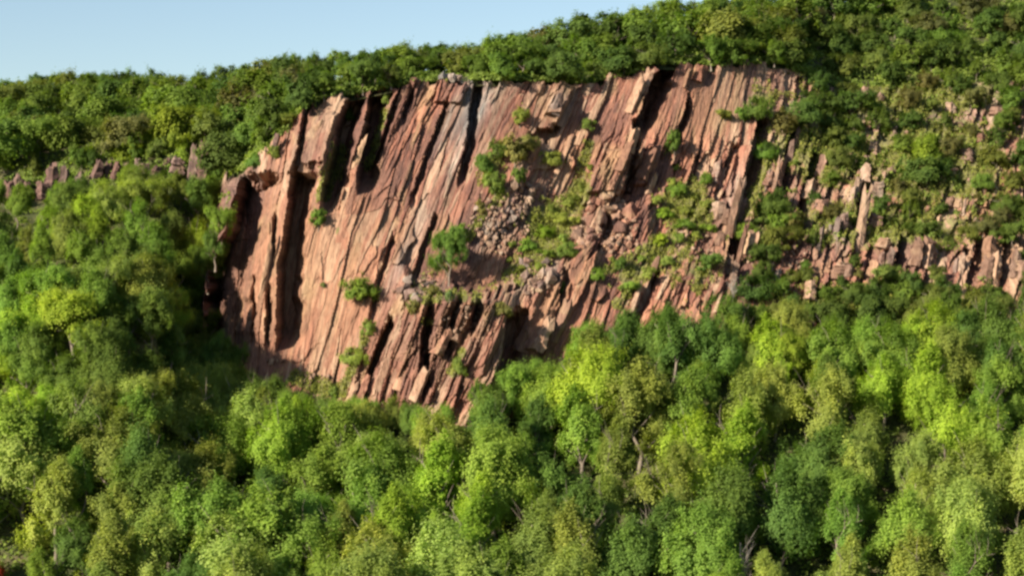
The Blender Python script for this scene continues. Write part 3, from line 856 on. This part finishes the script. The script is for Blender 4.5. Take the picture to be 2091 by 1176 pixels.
MAIN = [(468, 352), (540, 328), (600, 250), (640, 203), (760, 180), (900, 160), (1240, 170), (1330, 126), (1600, 126), (1560, 215), (1510, 270), (1480, 480), (1350, 560), (1260, 610), (1170, 650), (1150, 700),
        (1040, 745), (960, 790), (880, 828), (700, 815), (610, 765), (480, 755), (436, 700), (424, 640), (440, 500)]

# canopy line of the trees standing at the foot of the cliff (px, top)
CT = [(-900, 760), (0, 770), (160, 760), (240, 730), (290, 745), (430, 735), (500, 748), (560, 780), (620, 805), (660, 798), (720, 806), (800, 800), (880, 828), (940, 798), (1000, 765), (1060, 735), (1130, 715),
      (1190, 625), (1230, 602), (1270, 640), (1330, 600), (1400, 545), (1470, 590), (1540, 570), (1600, 600), (1700, 610), (1800, 640), (1900, 580), (1990, 590), (2091, 600), (3000, 600)]
ctop = lambda x: float(np.interp(x, [c[0] for c in CT], [c[1] for c in CT]))

# colours read off the photograph, as patches of the wood
HUE = [(430, 830, 90, 'yellow'), (350, 830, 60, 'yellow'), (30, 850, 70, 'lime'), (60, 1010, 80, 'yellow'), (60, 1090, 70, 'dark'), (600, 840, 40, 'dark'), (660, 850, 30, 'dark'), (190, 1000, 60, 'mid'), (220, 900, 70, 'olive'),
       (1620, 740, 70, 'lime'), (1760, 740, 60, 'mid'), (1920, 640, 70, 'lime'), (1480, 930, 80, 'lime'), (1240, 810, 50, 'lime'), (1380, 640, 80, 'dark'), (1340, 700, 70, 'dark'), (1540, 680, 60, 'dark'), (1700, 640, 60, 'dark'),
       (1870, 830, 80, 'lime'), (1380, 770, 60, 'mid'), (1660, 860, 80, 'olive'), (1620, 1000, 80, 'dark'), (1790, 900, 60, 'olive'), (1840, 1000, 80, 'yellow'), (2050, 1080, 80, 'yellow'), (1300, 1010, 100, 'olive'), (1040, 990, 80, 'mid'),
       (1040, 880, 70, 'dark'), (700, 1000, 90, 'mid'), (900, 1080, 120, 'lime'), (540, 960, 70, 'yellow'), (400, 980, 60, 'olive'), (300, 1120, 80, 'yellow'), (160, 1120, 40, 'dark'), (800, 860, 70, 'olive'), (1110, 790, 60, 'mid'),
       (1230, 660, 50, 'mid'), (2040, 720, 60, 'dark'), (1980, 760, 60, 'olive'), (1140, 1140, 80, 'olive'), (1560, 1120, 60, 'mid'), (1420, 870, 70, 'mid'), (980, 1000, 60, 'lime'), (580, 900, 40, 'lime'), (460, 860, 50, 'yellow')]
def hue(px, pyc, default):
    best, bd = None, 1.0
    for x, y, r, c in HUE:
        d = math.hypot(px - x, pyc - y) / r
        if d < bd: best, bd = c, d
    if best and tr.random() < .88: return best
    return tr.choice(default)

# ---- the wood on the talus below
py = 868.0
row = 0
while py < 1420:
    sp = 112 + (py - 868) * .05
    x = -90 + (row % 2) * sp * .5
    while x < 2190:
        px = x + tr.uniform(-26, 26); qy = py + tr.uniform(-18, 18)
        x += sp
        P, Y = knots(np.array([px]))
        fy = float(P[2][0])
        # the slope reaches higher on the right: stretch the rows between foot line and bottom
        t = (qy - 868) / (1420 - 868)
        by = fy + 14 + t * (1420 - fy - 14)
        sc = F / float(depth(np.array([px]), np.array([by]))[0])
        h = tr.uniform(11.0, 17.5)
        if px < 70 and by > 1215: continue
        kind = tr.choices(['broad', 'tall', 'airy'], [.36, .52, .12])[0]
        top = max(ctop(px - 30), ctop(px + 30), ctop(px)) + tr.uniform(-4, 14)
        if by - h * sc < top:
            h = (by - top) / sc
            if h < 4.2: continue
        c = hue(px, by - h * sc * .55, ['mid', 'mid', 'olive', 'dark', 'yellow', 'olive', 'mid'])
        tree('broadleaf_tree', px, by, h, kind, c, 'talus', width=tr.uniform(.9, 1.12) * (1.25 if h < 8 else 1.0) * (1.18 if kind == 'tall' else 1))
    py += 57 + row * 1.5
    row += 1
# the pale row right at the foot of the cliff and its darker neighbours
for px, by, top, c, kd in [(255, 880, 745, 'olive', 'tall'), (300, 872, 752, 'yellow', 'broad'), (345, 885, 762, 'yellow', 'broad'), (395, 880, 765, 'yellow', 'tall'), (432, 876, 732, 'yellow', 'broad'), (478, 885, 735, 'yellow', 'broad'), (518, 890, 752, 'dark', 'broad'),
                           (560, 890, 765, 'dark', 'broad'), (600, 905, 790, 'dark', 'broad'), (655, 915, 802, 'dark', 'broad'), (700, 915, 815, 'mid', 'broad'), (745, 905, 808, 'mid', 'broad'), (800, 905, 805, 'olive', 'tall'), (850, 910, 822, 'dark', 'broad'), (905, 915, 820, 'mid', 'broad'), (985, 890, 765, 'mid', 'tall'), (1035, 880, 740, 'mid', 'broad'), (1080, 870, 728, 'mid', 'broad')]:
    sc = F / float(depth(np.array([px]), np.array([by]))[0])
    tree('broadleaf_tree', px, by, (by - top) / sc, kd, c, 'talus', width=1.15)
# extra rows where the slope climbs on the right
for row in range(2):
    for x in range(1200, 2190, 96):
        px = x + tr.uniform(-24, 24) + row * 40; by = 770 + row * 45 + tr.uniform(-12, 12)
        sc = F / 297.; h = tr.uniform(7.5, 10.5)
        top = max(ctop(px - 30), ctop(px + 30)) + tr.uniform(-4, 16)
        if by - h * sc < top: h = (by - top) / sc
        if h < 4: continue
        tree('broadleaf_tree', px, by, h, 'broad', hue(px, by - h * sc * .55, ['mid', 'olive', 'dark', 'dark']), 'talus', width=tr.uniform(1.05, 1.35))

# ---- the hillside left of the cliff, below its rock band
py = 436.0; row = 0
while py < 860:
    x = -70 + (row % 2) * 38
    while x < 450:
        px = x + tr.uniform(-20, 20); by = py + tr.uniform(-14, 14)
        x += 84
        xl = np.interp(by, [430, 520, 640, 760, 860], [452, 434, 412, 408, 412])
        if px > xl: continue
        sc = F / float(depth(np.array([px]), np.array([by]))[0])
        h = tr.uniform(8.5, 11.5)
        lim = np.interp(px, [0, 60, 120, 200, 260, 300, 350, 392, 440], [395, 396, 392, 372, 335, 330, 352, 372, 372]) - 24 + tr.uniform(-6, 12)
        if by - h * sc < lim: h = (by - lim) / sc
        if h < 3: continue
        c = tr.choices(['mid', 'olive', 'dark', 'lime', 'grey', 'yellow'], [.44, .2, .2, .1, .0, .06])[0]
        if px > 190 and by > 690: c = 'dark'  # shade low on this slope painted in as darker leaves
        tree('broadleaf_tree', px, by, h, tr.choice(['broad', 'broad', 'tall']), c, 'left_slope', width=tr.uniform(1.1, 1.4) * (1.25 if h < 6 else 1))
    py += 44; row += 1

for px, by, h, c in [(452, 500, 6.5, 'mid'), (440, 545, 7.0, 'dark'), (425, 590, 7.5, 'dark'), (410, 560, 8.0, 'mid'), (412, 640, 8.0, 'dark'), (395, 610, 8.0, 'mid'), (398, 690, 8.5, 'dark'), (418, 730, 8.0, 'dark'), (440, 775, 8.0, 'dark'), (392, 760, 9.0, 'dark'), (465, 800, 8.0, 'dark'), (370, 720, 9.0, 'dark'), (345, 770, 9.0, 'dark'), (415, 800, 8.5, 'dark')]:  # dark crowns here carry the shade beside the cliff in their leaf colour
    tree('broadleaf_tree', px, by, h, tr.choice(['broad', 'tall']), c, 'left_slope', width=1.1)
# ---- the ridge above the band and above the cliff
def skyline(px): return float(np.interp(px, [-900, 0, 60, 140, 300, 420, 460, 520, 580, 700, 800, 880, 950, 1030, 1100, 1180, 1300, 1400, 1500, 1560, 1585, 1620, 1700, 3000],
                                            [168, 158, 150, 142, 140, 146, 134, 122, 110, 104, 86, 78, 86, 68, 48, 22, 2, -8, -16, -12, 0, -26, -60, -100]))
row = 0
for t in np.linspace(0.02, 1.0, 7):
    x = -110.0 + (row * 23) % 55
    while x < 1820:
        px = x + tr.uniform(-16, 16)
        x += 60
        P, Y = knots(np.array([px])); rim, crest = float(P[5][0]), float(P[6][0])
        if px > 620 and row % 2 and (rim - crest) < 70: continue
        if px > 1640 and t < .75: continue
        by = rim + (crest - rim) * t + tr.uniform(-4, 4)
        if 898 < px < 972 and t < .3: continue
        Yd = float(depth(np.array([px]), np.array([by]))[0]); sc = F / Yd
        h = tr.choice([5.2, 6.6, 7.4, 8.4, 9.6]) * tr.uniform(.92, 1.08)
        top = skyline(px) + tr.uniform(-3, 10)
        if t > .6: h = max(h, min(9.0, (by - top) / sc))
        if by - h * sc < top: h = (by - top) / sc
        if h < 2.0: continue
        if t < .1 and px > 560: h *= .72
        c = tr.choices(['mid', 'olive', 'dark', 'lime', 'brown'], [.44, .16, .33, .03, .04])[0]
        if 300 < px < 420 and t < .3: c = 'lime'
        tree('ridge_oak', px, by, h, 'scrub', c, 'ridge' + ('A' if t < .3 else 'B' if t < .7 else 'C'), width=tr.uniform(1.05, 1.4))
    row += 1

# ---- the scrubby slope right of the cliff
ROCKWIN = [(1500, 410, 26, 70), (1466, 345, 18, 28), (1541, 300, 14, 44), (1592, 345, 20, 38), (1642, 360, 16, 42), (1762, 440, 16, 70), (1745, 375, 16, 24), (1705, 470, 30, 30), (1880, 510, 42, 32), (1806, 520, 18, 22), (1957, 530, 18, 26),
           (2022, 540, 24, 40), (2070, 535, 18, 32), (1800, 290, 40, 16), (1790, 345, 40, 16), (1975, 425, 18, 26), (1655, 580, 20, 24), (1590, 550, 16, 18), (1515, 500, 10, 60), (1940, 210, 22, 12), (1765, 180, 18, 12), (1660, 520, 20, 16), (1920, 440, 24, 16), (1960, 350, 26, 12)] + [(c[0], c[1] * .6 + c[2] * .4, c[3] * .5, (c[2] - c[1]) * .3) for c in RIBS]
row = 0
py = 40.0
while py < 735:
    x = 1500.0 + (row % 2) * 27
    while x < 2170:
        px = x + tr.uniform(-20, 20); by = py + tr.uniform(-13, 13)
        x += 53
        lim = np.interp(by, [40, 150, 200, 260, 330, 480, 620, 740], [1640, 1640, 1610, 1580, 1560, 1540, 1500, 1420])
        if px < lim: continue
        P, Y = knots(np.array([px]))
        if by < P[6][0] + 4: continue
        sc = F / float(depth(np.array([px]), np.array([by]))[0])
        h = tr.uniform(3.6, 6.2) * (1.0 if by > 200 else 1.15)
        cy = by - h * sc * .5
        hit = max((1 - math.hypot((px - wx_) / (rx_ + h * sc * .42), (cy - wy_) / (ry_ + h * sc * .36)) for wx_, wy_, rx_, ry_ in ROCKWIN))
        if hit > 0.0:
            if hit > .42: continue
            h *= .68
        c = tr.choices(['dark', 'olive', 'mid', 'brown', 'lime'], [.42, .22, .22, .12, .02])[0]
        tree('scrub_tree', px, by, h, 'scrub', c, 'right_slope', onw=(px < 2130 and by > float(P[5][0])), width=tr.uniform(1.0, 1.3))
    py += 39; row += 1

# ---- single shrubs on the face, each where the photograph has it: px, foot, height px, colour, label
GULLY = [(1040, 540, 34, 'lime'), (1095, 455, 50, 'lime'), (1125, 440, 40, 'olive'), (1150, 500, 50, 'lime'), (1175, 465, 44, 'yellow'), (1100, 555, 40, 'lime'), (1190, 395, 40, 'olive'), (1205, 350, 34, 'olive'), (1045, 510, 36, 'olive'), (1075, 500, 44, 'lime'),
         (1345, 420, 44, 'lime'), (1370, 385, 40, 'yellow'), (1405, 440, 44, 'lime'), (1440, 430, 44, 'yellow'), (1385, 500, 46, 'lime'), (1420, 490, 40, 'yellow'), (1460, 440, 34, 'olive'), (1340, 545, 44, 'yellow'), (1310, 540, 40, 'lime'), (1365, 545, 40, 'lime'), (1300, 590, 40, 'yellow'), (1270, 600, 34, 'yellow'), (1250, 540, 34, 'olive'), (1375, 350, 40, 'olive'), (1450, 480, 40, 'mid')]
for q_, (px, by, hp, c) in enumerate(GULLY):
    sc = F / on_wall(px, by).y
    tree('shrub', px, by, hp / sc * tr.uniform(.55, .85), 'scrub', 'yellow' if c == 'lime' else c, 'gully', onw=True, width=tr.uniform(.8, 1.15), squash=tr.uniform(.65, .9))
SHRUBS = [
    (650, 470, 48, 'mid', 'small green shrub clinging to the smooth face below the dark slot'),
    (742, 622, 62, 'mid', 'green shrub on the lower middle of the main face'),
    (915, 585, 120, 'dark', 'tallest dark green shrub standing on the ledge above the lower outcrop'),
    (940, 510, 60, 'mid', 'green shrub just above the tallest shrub on the ledge'),
    (985, 360, 60, 'dark', 'dark shrub at the left end of the alcove thicket'),
    (1015, 330, 66, 'olive', 'olive shrub at the top of the alcove thicket'),
    (1050, 340, 74, 'brown', 'brownish shrub in the middle of the alcove thicket'),
    (1060, 385, 60, 'dark', 'dark shrub low in the alcove thicket beside the scree'),
    (1010, 410, 66, 'olive', 'olive shrub at the lower left of the alcove thicket'),
    (1082, 320, 50, 'brown', 'brownish shrub under the overhang of the pale block'),
    (985, 440, 44, 'brown', 'brown shrub at the foot of the alcove thicket'),
    (1080, 520, 60, 'mid', 'green shrub at the left of the grassy gully'),
    (1110, 490, 64, 'lime', 'lime shrub in the middle of the grassy gully'),
    (1140, 460, 60, 'yellow', 'pale green shrub at the top of the grassy gully'),
    (1120, 530, 48, 'mid', 'green shrub low in the grassy gully'),
    (1165, 425, 56, 'yellow', 'pale shrub right of the grassy gully under the blocky buttress'),
    (1160, 530, 44, 'dark', 'dark shrub beside the diagonal ledge'),
    (1060, 560, 40, 'yellow', 'pale green shrub at the tail of the grassy gully'),
    (1130, 345, 50, 'olive', 'olive shrub right of the alcove below the pale block'),
    (1200, 270, 30, 'olive', 'small shrub high on the wall left of the tall tower'),
    (1375, 320, 56, 'dark', 'dark slim shrub in the cleft right of the tall tower'),
    (1385, 410, 60, 'mid', 'green shrub at the head of the right grassy chute'),
    (1420, 420, 60, 'yellow', 'pale green shrub at the right of the grassy chute'),
    (1360, 450, 56, 'lime', 'lime shrub at the left of the grassy chute'),
    (1400, 470, 54, 'mid', 'green shrub in the middle of the right grassy chute'),
    (1440, 380, 46, 'mid', 'green shrub beside the pale column near the grassy chute'),
    (1350, 510, 60, 'lime', 'lime shrub low in the right grassy chute'),
    (1325, 570, 54, 'yellow', 'pale green shrub at the bottom of the grassy chute'),
    (1270, 560, 44, 'dark', 'dark shrub on the ledge below the rubble chute'),
    (1290, 605, 44, 'mid', 'green shrub near the leaning fins above the wood'),
    (1540, 250, 60, 'dark', 'dark shrub perched at the head of the deep right cleft'),
    (1515, 255, 44, 'mid', 'green shrub just left of the head of the deep right cleft'),
    (1560, 330, 50, 'mid', 'green shrub inside the deep right cleft'),
    (1570, 440, 60, 'dark', 'dark shrub at the lower end of the deep right cleft'),
    (1530, 490, 50, 'mid', 'green shrub below the deep right cleft'),
    (1590, 480, 60, 'mid', 'bushy green shrub beneath the paired dark columns'),
    (1450, 560, 56, 'dark', 'dark shrub at the foot of the pale long column'),
    (1480, 250, 34, 'olive', 'small olive shrub on the red upper wall near the cleft'),
    (880, 610, 36, 'brown', 'brown shrub on the crown of the lower outcrop'),
    (920, 618, 34, 'grey', 'grey-green shrub beside the notch in the lower outcrop'),
    (850, 650, 40, 'brown', 'brownish shrub hanging on the left of the lower outcrop'),
    (1030, 650, 50, 'brown', 'dark brown shrub above the black cleft of the lower outcrop'),
    (750, 690, 40, 'yellow', 'pale green shrub at the left flank of the lower outcrop'),
    (718, 750, 56, 'yellow', 'yellowish shrub near the foot of the main face'),
    (640, 805, 44, 'olive', 'olive shrub on the grassy foot of the main face'),
    (680, 815, 50, 'yellow', 'pale shrub on the grassy foot beside the lower outcrop'),
    (935, 770, 44, 'olive', 'olive shrub low on the right of the lower outcrop'),
    (700, 245, 40, 'dark', 'dark shrub inside the first deep slot under the rim'),
    (788, 215, 28, 'olive', 'small olive shrub between the slots under the rim'),
    (1062, 260, 50, 'olive', 'narrow olive shrub on the wall left of the pale block'),
    (660, 590, 20, 'grey', 'tiny grey-green tuft on the smooth face'),
    (1215, 575, 36, 'mid', 'green shrub on the diagonal ledge near its upper end'),
    (1145, 600, 36, 'olive', 'olive shrub on the lip of the diagonal ledge'),
    (560, 330, 40, 'olive', 'olive shrub on the sloping shoulder of the rim'),
    (520, 345, 44, 'dark', 'dark shrub on the shoulder at the left end of the cliff'),
    (590, 262, 44, 'olive', 'olive shrub where the shoulder meets the high rim'),
]
for px, by, hp, c, lab in SHRUBS:
    p = on_wall(px, by); sc = F / p.y
    big = hp > 100
    if 'alcove thicket' in lab: hp *= tr.uniform(.8, 1.15)
    if 'grassy' in lab: hp *= .75
    tree('shrub', px, by, hp / sc * 1.05, 'broad' if big else 'scrub', c, 'shrub', onw=True, label=lab, width=1.0 if big else tr.uniform(.75, 1.1) * (1.05 if 'grassy' in lab else 1), squash=1.0 if big else tr.uniform(.72, 1.0) * (.8 if 'grassy' in lab else 1))

# ---- trees and bushes round the low rock band and on the cliff's sloping shoulder
for px, by, h, c in [(8, 352, 4.5, 'lime'), (70, 362, 4.2, 'olive'), (165, 352, 4.6, 'mid'), (190, 345, 4.0, 'dark'), (255, 340, 5.0, 'lime'), (275, 330, 5.2, 'mid'), (325, 330, 5.0, 'olive'), (365, 318, 6.0, 'lime'), (378, 345, 5.5, 'lime'),
                     (440, 320, 5.5, 'mid'), (455, 345, 5.0, 'dark'), (470, 310, 5.5, 'mid'), (485, 345, 4.6, 'olive'), (500, 325, 5.2, 'dark'), (515, 300, 5.0, 'mid'), (535, 315, 4.6, 'mid'), (560, 275, 5.0, 'olive'), (445, 385, 5.0, 'mid'),
                     (425, 300, 5.5, 'lime'), (410, 285, 5.5, 'mid'), (580, 250, 4.8, 'mid'), (450, 365, 4.5, 'mid'), (60, 412, 3.4, 'mid'), (150, 410, 3.6, 'olive'), (200, 400, 3.4, 'mid'), (252, 385, 4.6, 'lime'), (275, 372, 4.0, 'mid'), (318, 372, 3.6, 'mid'), (360, 380, 4.0, 'dark'), (95, 405, 2.6, 'dark')]:
    tree('ridge_oak', px, by, h, 'scrub', c, 'band', width=tr.uniform(.9, 1.15))

# ---- bare trees
DEADM = [trunk_mesh(300 + s, .17, .66, .5, M_DEAD, twigs=9, th=.02) for s in range(2)]
def snag(px, by, h, k, label, tilt=0.0, onw=False):
    e = link('dead_tree', None, None, on_wall(px, by) if onw else on_hill(px, by))
    e.scale = (h, h, h); e.rotation_euler = (0, tilt, 1.0 + k)
    t = link('trunk', DEADM[k], e)
    tag(e, label, 'dead tree')
snag(1508, 1290, 13.5, 0, 'bare grey dead tree rising at the bottom edge of the wood')
snag(1492, 640, 7.0, 1, 'pale leaning snag below the long pale column', -.25)
snag(398, 960, 9.0, 0, 'grey dead trunk under the pale yellow trees', .05)
snag(578, 170, 6.5, 0, 'greyish bare tree breaking the skyline above the cliff shoulder')
tree('broadleaf_tree', -34, 1252, 9.0, 'broad', 'red', 'single', label='red-leaved tree peeping in at the bottom left corner')
tree('ridge_oak', 604, 172, 6.2, 'scrub', 'dark', 'single', label='small dark tree on the skyline beside the bare tree', width=.5)
tree('scrub_tree', 1898, 352, 3.2, 'scrub', 'lime', 'single', label='small bright lime bush alone on the scrubby right slope', onw=True)

# ---- undergrowth: grass and creepers on the ledges
def undergrowth():
    r = np.random.default_rng(8)
    n = 460000
    i = r.integers(0, rows_n - 1, n); j = r.integers(0, len(cols) - 1, n)
    m = g_grass[i, j] + (fbm(WPX[i, j] / 14, WPY[i, j] / 14, 91, 3) - .5) * 1.1
    k = (m > .55) & (r.random(n) < .75)
    i, j = i[k], j[k]
    pos = WALL[i, j] + np.stack([r.uniform(-.2, .2, len(i)), r.uniform(-.6, -.05, len(i)), r.uniform(0, .6, len(i))], -1)
    N = len(pos)
    nrm = r.normal(size=(N, 3)) + np.array([0, -.6, .5]); nrm /= np.linalg.norm(nrm, axis=1)[:, None]
    t = np.cross(nrm, r.normal(size=(N, 3))); t /= np.linalg.norm(t, axis=1)[:, None]
    b = np.cross(nrm, t); s = r.uniform(.09, .24, N)[:, None]
    V = np.stack([pos - t * s, pos - b * s * .6, pos + t * s, pos + b * s * .6], 1).reshape(-1, 3)
    me = mesh_np('undergrowth', V, np.arange(N * 4).reshape(-1, 4), M_LEAF, False, {'leaf_tint': ('FACE', r.random(N)), 'clump_tint': ('FACE', np.repeat(r.random(N // 40 + 1), 40)[:N])})
    o = link('undergrowth', me); o.color = (0.25, 0.265, 0.075, 1)
    tag(o, 'grass, weeds and creepers growing on the ledges of the cliff', 'undergrowth', kind='stuff')
undergrowth()

def saplings():
    r = np.random.default_rng(21)
    C = []
    def add(n, x0, x1, f):
        px = r.uniform(x0, x1, n); P, Y = knots(px)
        py = f(P, r.random(n)); C.append(world_pt(px, py, depth(px, py)))
    add(3400, -100, 2200, lambda P, t: P[2] + t * (1420 - P[2]))
    add(900, -100, 425, lambda P, t: P[4] + (P[2] - P[4]) * t)
    add(300, -100, 480, lambda P, t: P[5] + (P[4] - P[5]) * t)
    add(2600, -100, 2200, lambda P, t: P[5] + (P[6] - P[5]) * t)
    add(900, 1600, 2200, lambda P, t: P[5] + (P[6] - P[5]) * t)
    add(260, 395, 560, lambda P, t: P[5] + (P[6] - P[5]) * t * .4)
    add(700, 450, 1640, lambda P, t: P[5] + (P[6] - P[5]) * t * .12)
    n = 1300; i = r.integers(0, rows_n, n * 3); j = r.integers(0, len(cols), n * 3)
    k = (WPX[i, j] > 1600) & (g_grass[i, j] + r.normal(0, .2, n * 3) > .62)
    C.append(WALL[i[k], j[k]])
    C = np.concatenate(C); C = C[~((C[:, 1] > 300) & (np.abs(C[:, 0] / C[:, 1] * F + CX - 933) < 34) & (C[:, 2] > 20) & (C[:, 1] < 335))]
    m = 26
    cen = np.repeat(C, m, 0); N = len(cen); rad = np.repeat(r.uniform(.6, 1.5, len(C)), m)
    d = r.normal(size=(N, 3)); d[:, 2] = np.abs(d[:, 2]); d /= np.linalg.norm(d, axis=1)[:, None]
    pos = cen + d * (rad * r.uniform(.5, 1.1, N))[:, None]
    nrm = d + r.normal(size=(N, 3)) * .4 + np.array([0, 0, .3]); nrm /= np.linalg.norm(nrm, axis=1)[:, None]
    t = np.cross(nrm, r.normal(size=(N, 3))); t /= np.linalg.norm(t, axis=1)[:, None]
    b = np.cross(nrm, t); s = r.uniform(.18, .36, N)[:, None]
    V = np.stack([pos - t * s, pos - b * s * .7, pos + t * s, pos + b * s * .7], 1).reshape(-1, 3)
    me = mesh_np('shrubbery', V, np.arange(N * 4).reshape(-1, 4), M_LEAF, False, {'leaf_tint': ('FACE', r.random(N)), 'clump_tint': ('FACE', np.repeat(r.random(len(C)), m))})
    o = link('shrubbery', me); o.color = (0.175, 0.235, 0.055, 1)
    tag(o, 'saplings and low brush filling the gaps between the trees', 'shrubbery', kind='stuff')
saplings()

# ------------------------------------------------------------------ labels: every tree by colour, place and order
T_ALL = len(TREES)
ORD = ['first', 'second', 'third', 'fourth', 'fifth', 'sixth', 'seventh', 'eighth', 'ninth', 'tenth', 'eleventh', 'twelfth']
def place(z, px, top):
    if z == 'talus':
        a = [(230, 'by the left edge'), (520, 'under the shaded left recess'), (800, 'under the smooth main face'), (1060, 'under the lower outcrop'), (1300, 'under the grassy gullies'), (1560, 'under the pale long column'), (1820, 'under the leaning slab'), (9999, 'by the right edge')]
        h = 'just below the rocks' if top < 800 else 'in mid wood' if top < 960 else 'low in the wood' if top < 1090 else 'along the bottom edge'
    elif z == 'band':
        a = [(100, 'left of the broad grey outcrop'), (230, 'around the pale outcrop'), (340, 'around the small outcrops'), (430, 'beside the tall dark outcrop'), (9999, 'on the cliff shoulder')]
        h = 'along the rock band'
    elif z == 'left_slope':
        a = [(120, 'at the left edge'), (260, 'left of the pale outcrop'), (9999, 'beside the cliff edge')]
        h = 'high under the rock band' if top < 450 else 'halfway down the left hillside' if top < 580 else 'low on the left hillside'
    elif z == 'gully':
        a = [(1100, 'left in the grassy gully'), (1160, 'amid the grassy gully'), (1250, 'right in the grassy gully'), (1380, 'left in the grassy chute'), (9999, 'right in the grassy chute')]
        h = 'bush'
    elif z[:5] == 'ridge':
        a = [(130, 'at the left edge'), (280, 'above the broad grey outcrop'), (430, 'above the tall dark outcrop'), (620, 'above the cliff shoulder'), (820, 'above the dark slots'), (1000, 'by the bare summit'), (1260, 'above the pale block'), (1450, 'above the tall tower'), (9999, 'above the red upper wall')]
        h = {'A': 'on the brink', 'B': 'in mid ridge', 'C': 'on the skyline'}[z[5]]
    else:
        a = [(1700, 'near the deep cleft'), (1850, 'around the leaning column'), (2000, 'above the pale faces'), (9999, 'by the right edge')]
        h = 'high on the right slope' if top < 130 else 'upper right slope' if top < 300 else 'middle right slope' if top < 450 else 'foot of the right slope'
    for lim, w in a:
        if px < lim: return h + ' ' + w
from collections import defaultdict
bins = defaultdict(list)
NOUN = {'broad': 'tree', 'tall': 'slim tree', 'airy': 'open tree', 'scrub': 'tree'}
for T in TREES:
    e, px, py, h, kind, col, zone, Y, lab = T
    if lab:
        tag(e, lab, 'shrub' if zone == 'shrub' else 'tree', 'shrubs growing on the cliff' if zone == 'shrub' else None)
        continue
    top = py - h * F / Y
    bins[(PAL[col][1], NOUN[kind] if zone != 'gully' else 'leafy', place(zone, px, top))].append(T)
GRP = {'band': 'trees along the low rock band', 'gully': 'bushes in the grassy gullies of the cliff', 'talus': 'trees of the wood below the cliff', 'left_slope': 'trees on the hillside left of the cliff', 'ridge': 'oaks along the top of the ridge', 'right_slope': 'scrubby trees on the right slope'}
for (cw, nw, pl), L in bins.items():
    L.sort(key=lambda T: T[1])
    for k, T in enumerate(L):
        lab = f'{cw} {nw} {pl}' if len(L) == 1 else f'{ORD[min(k, 11)]} {cw} {nw} from left {pl}'.replace(' the ', ' ') if len(f'{ORD[min(k, 11)]} {cw} {nw} from left {pl}'.split()) > 15 else f'{ORD[min(k, 11)]} {cw} {nw} from left {pl}'
        tag(T[0], lab, 'shrub' if T[6] == 'gully' else 'tree', GRP[T[6][:5] if T[6][:5] == 'ridge' else T[6]])
print('TREES', len(TREES), {n: sum(1 for t in TREES if t[6].startswith(n)) for n in GRP}, 'boulders', nb)
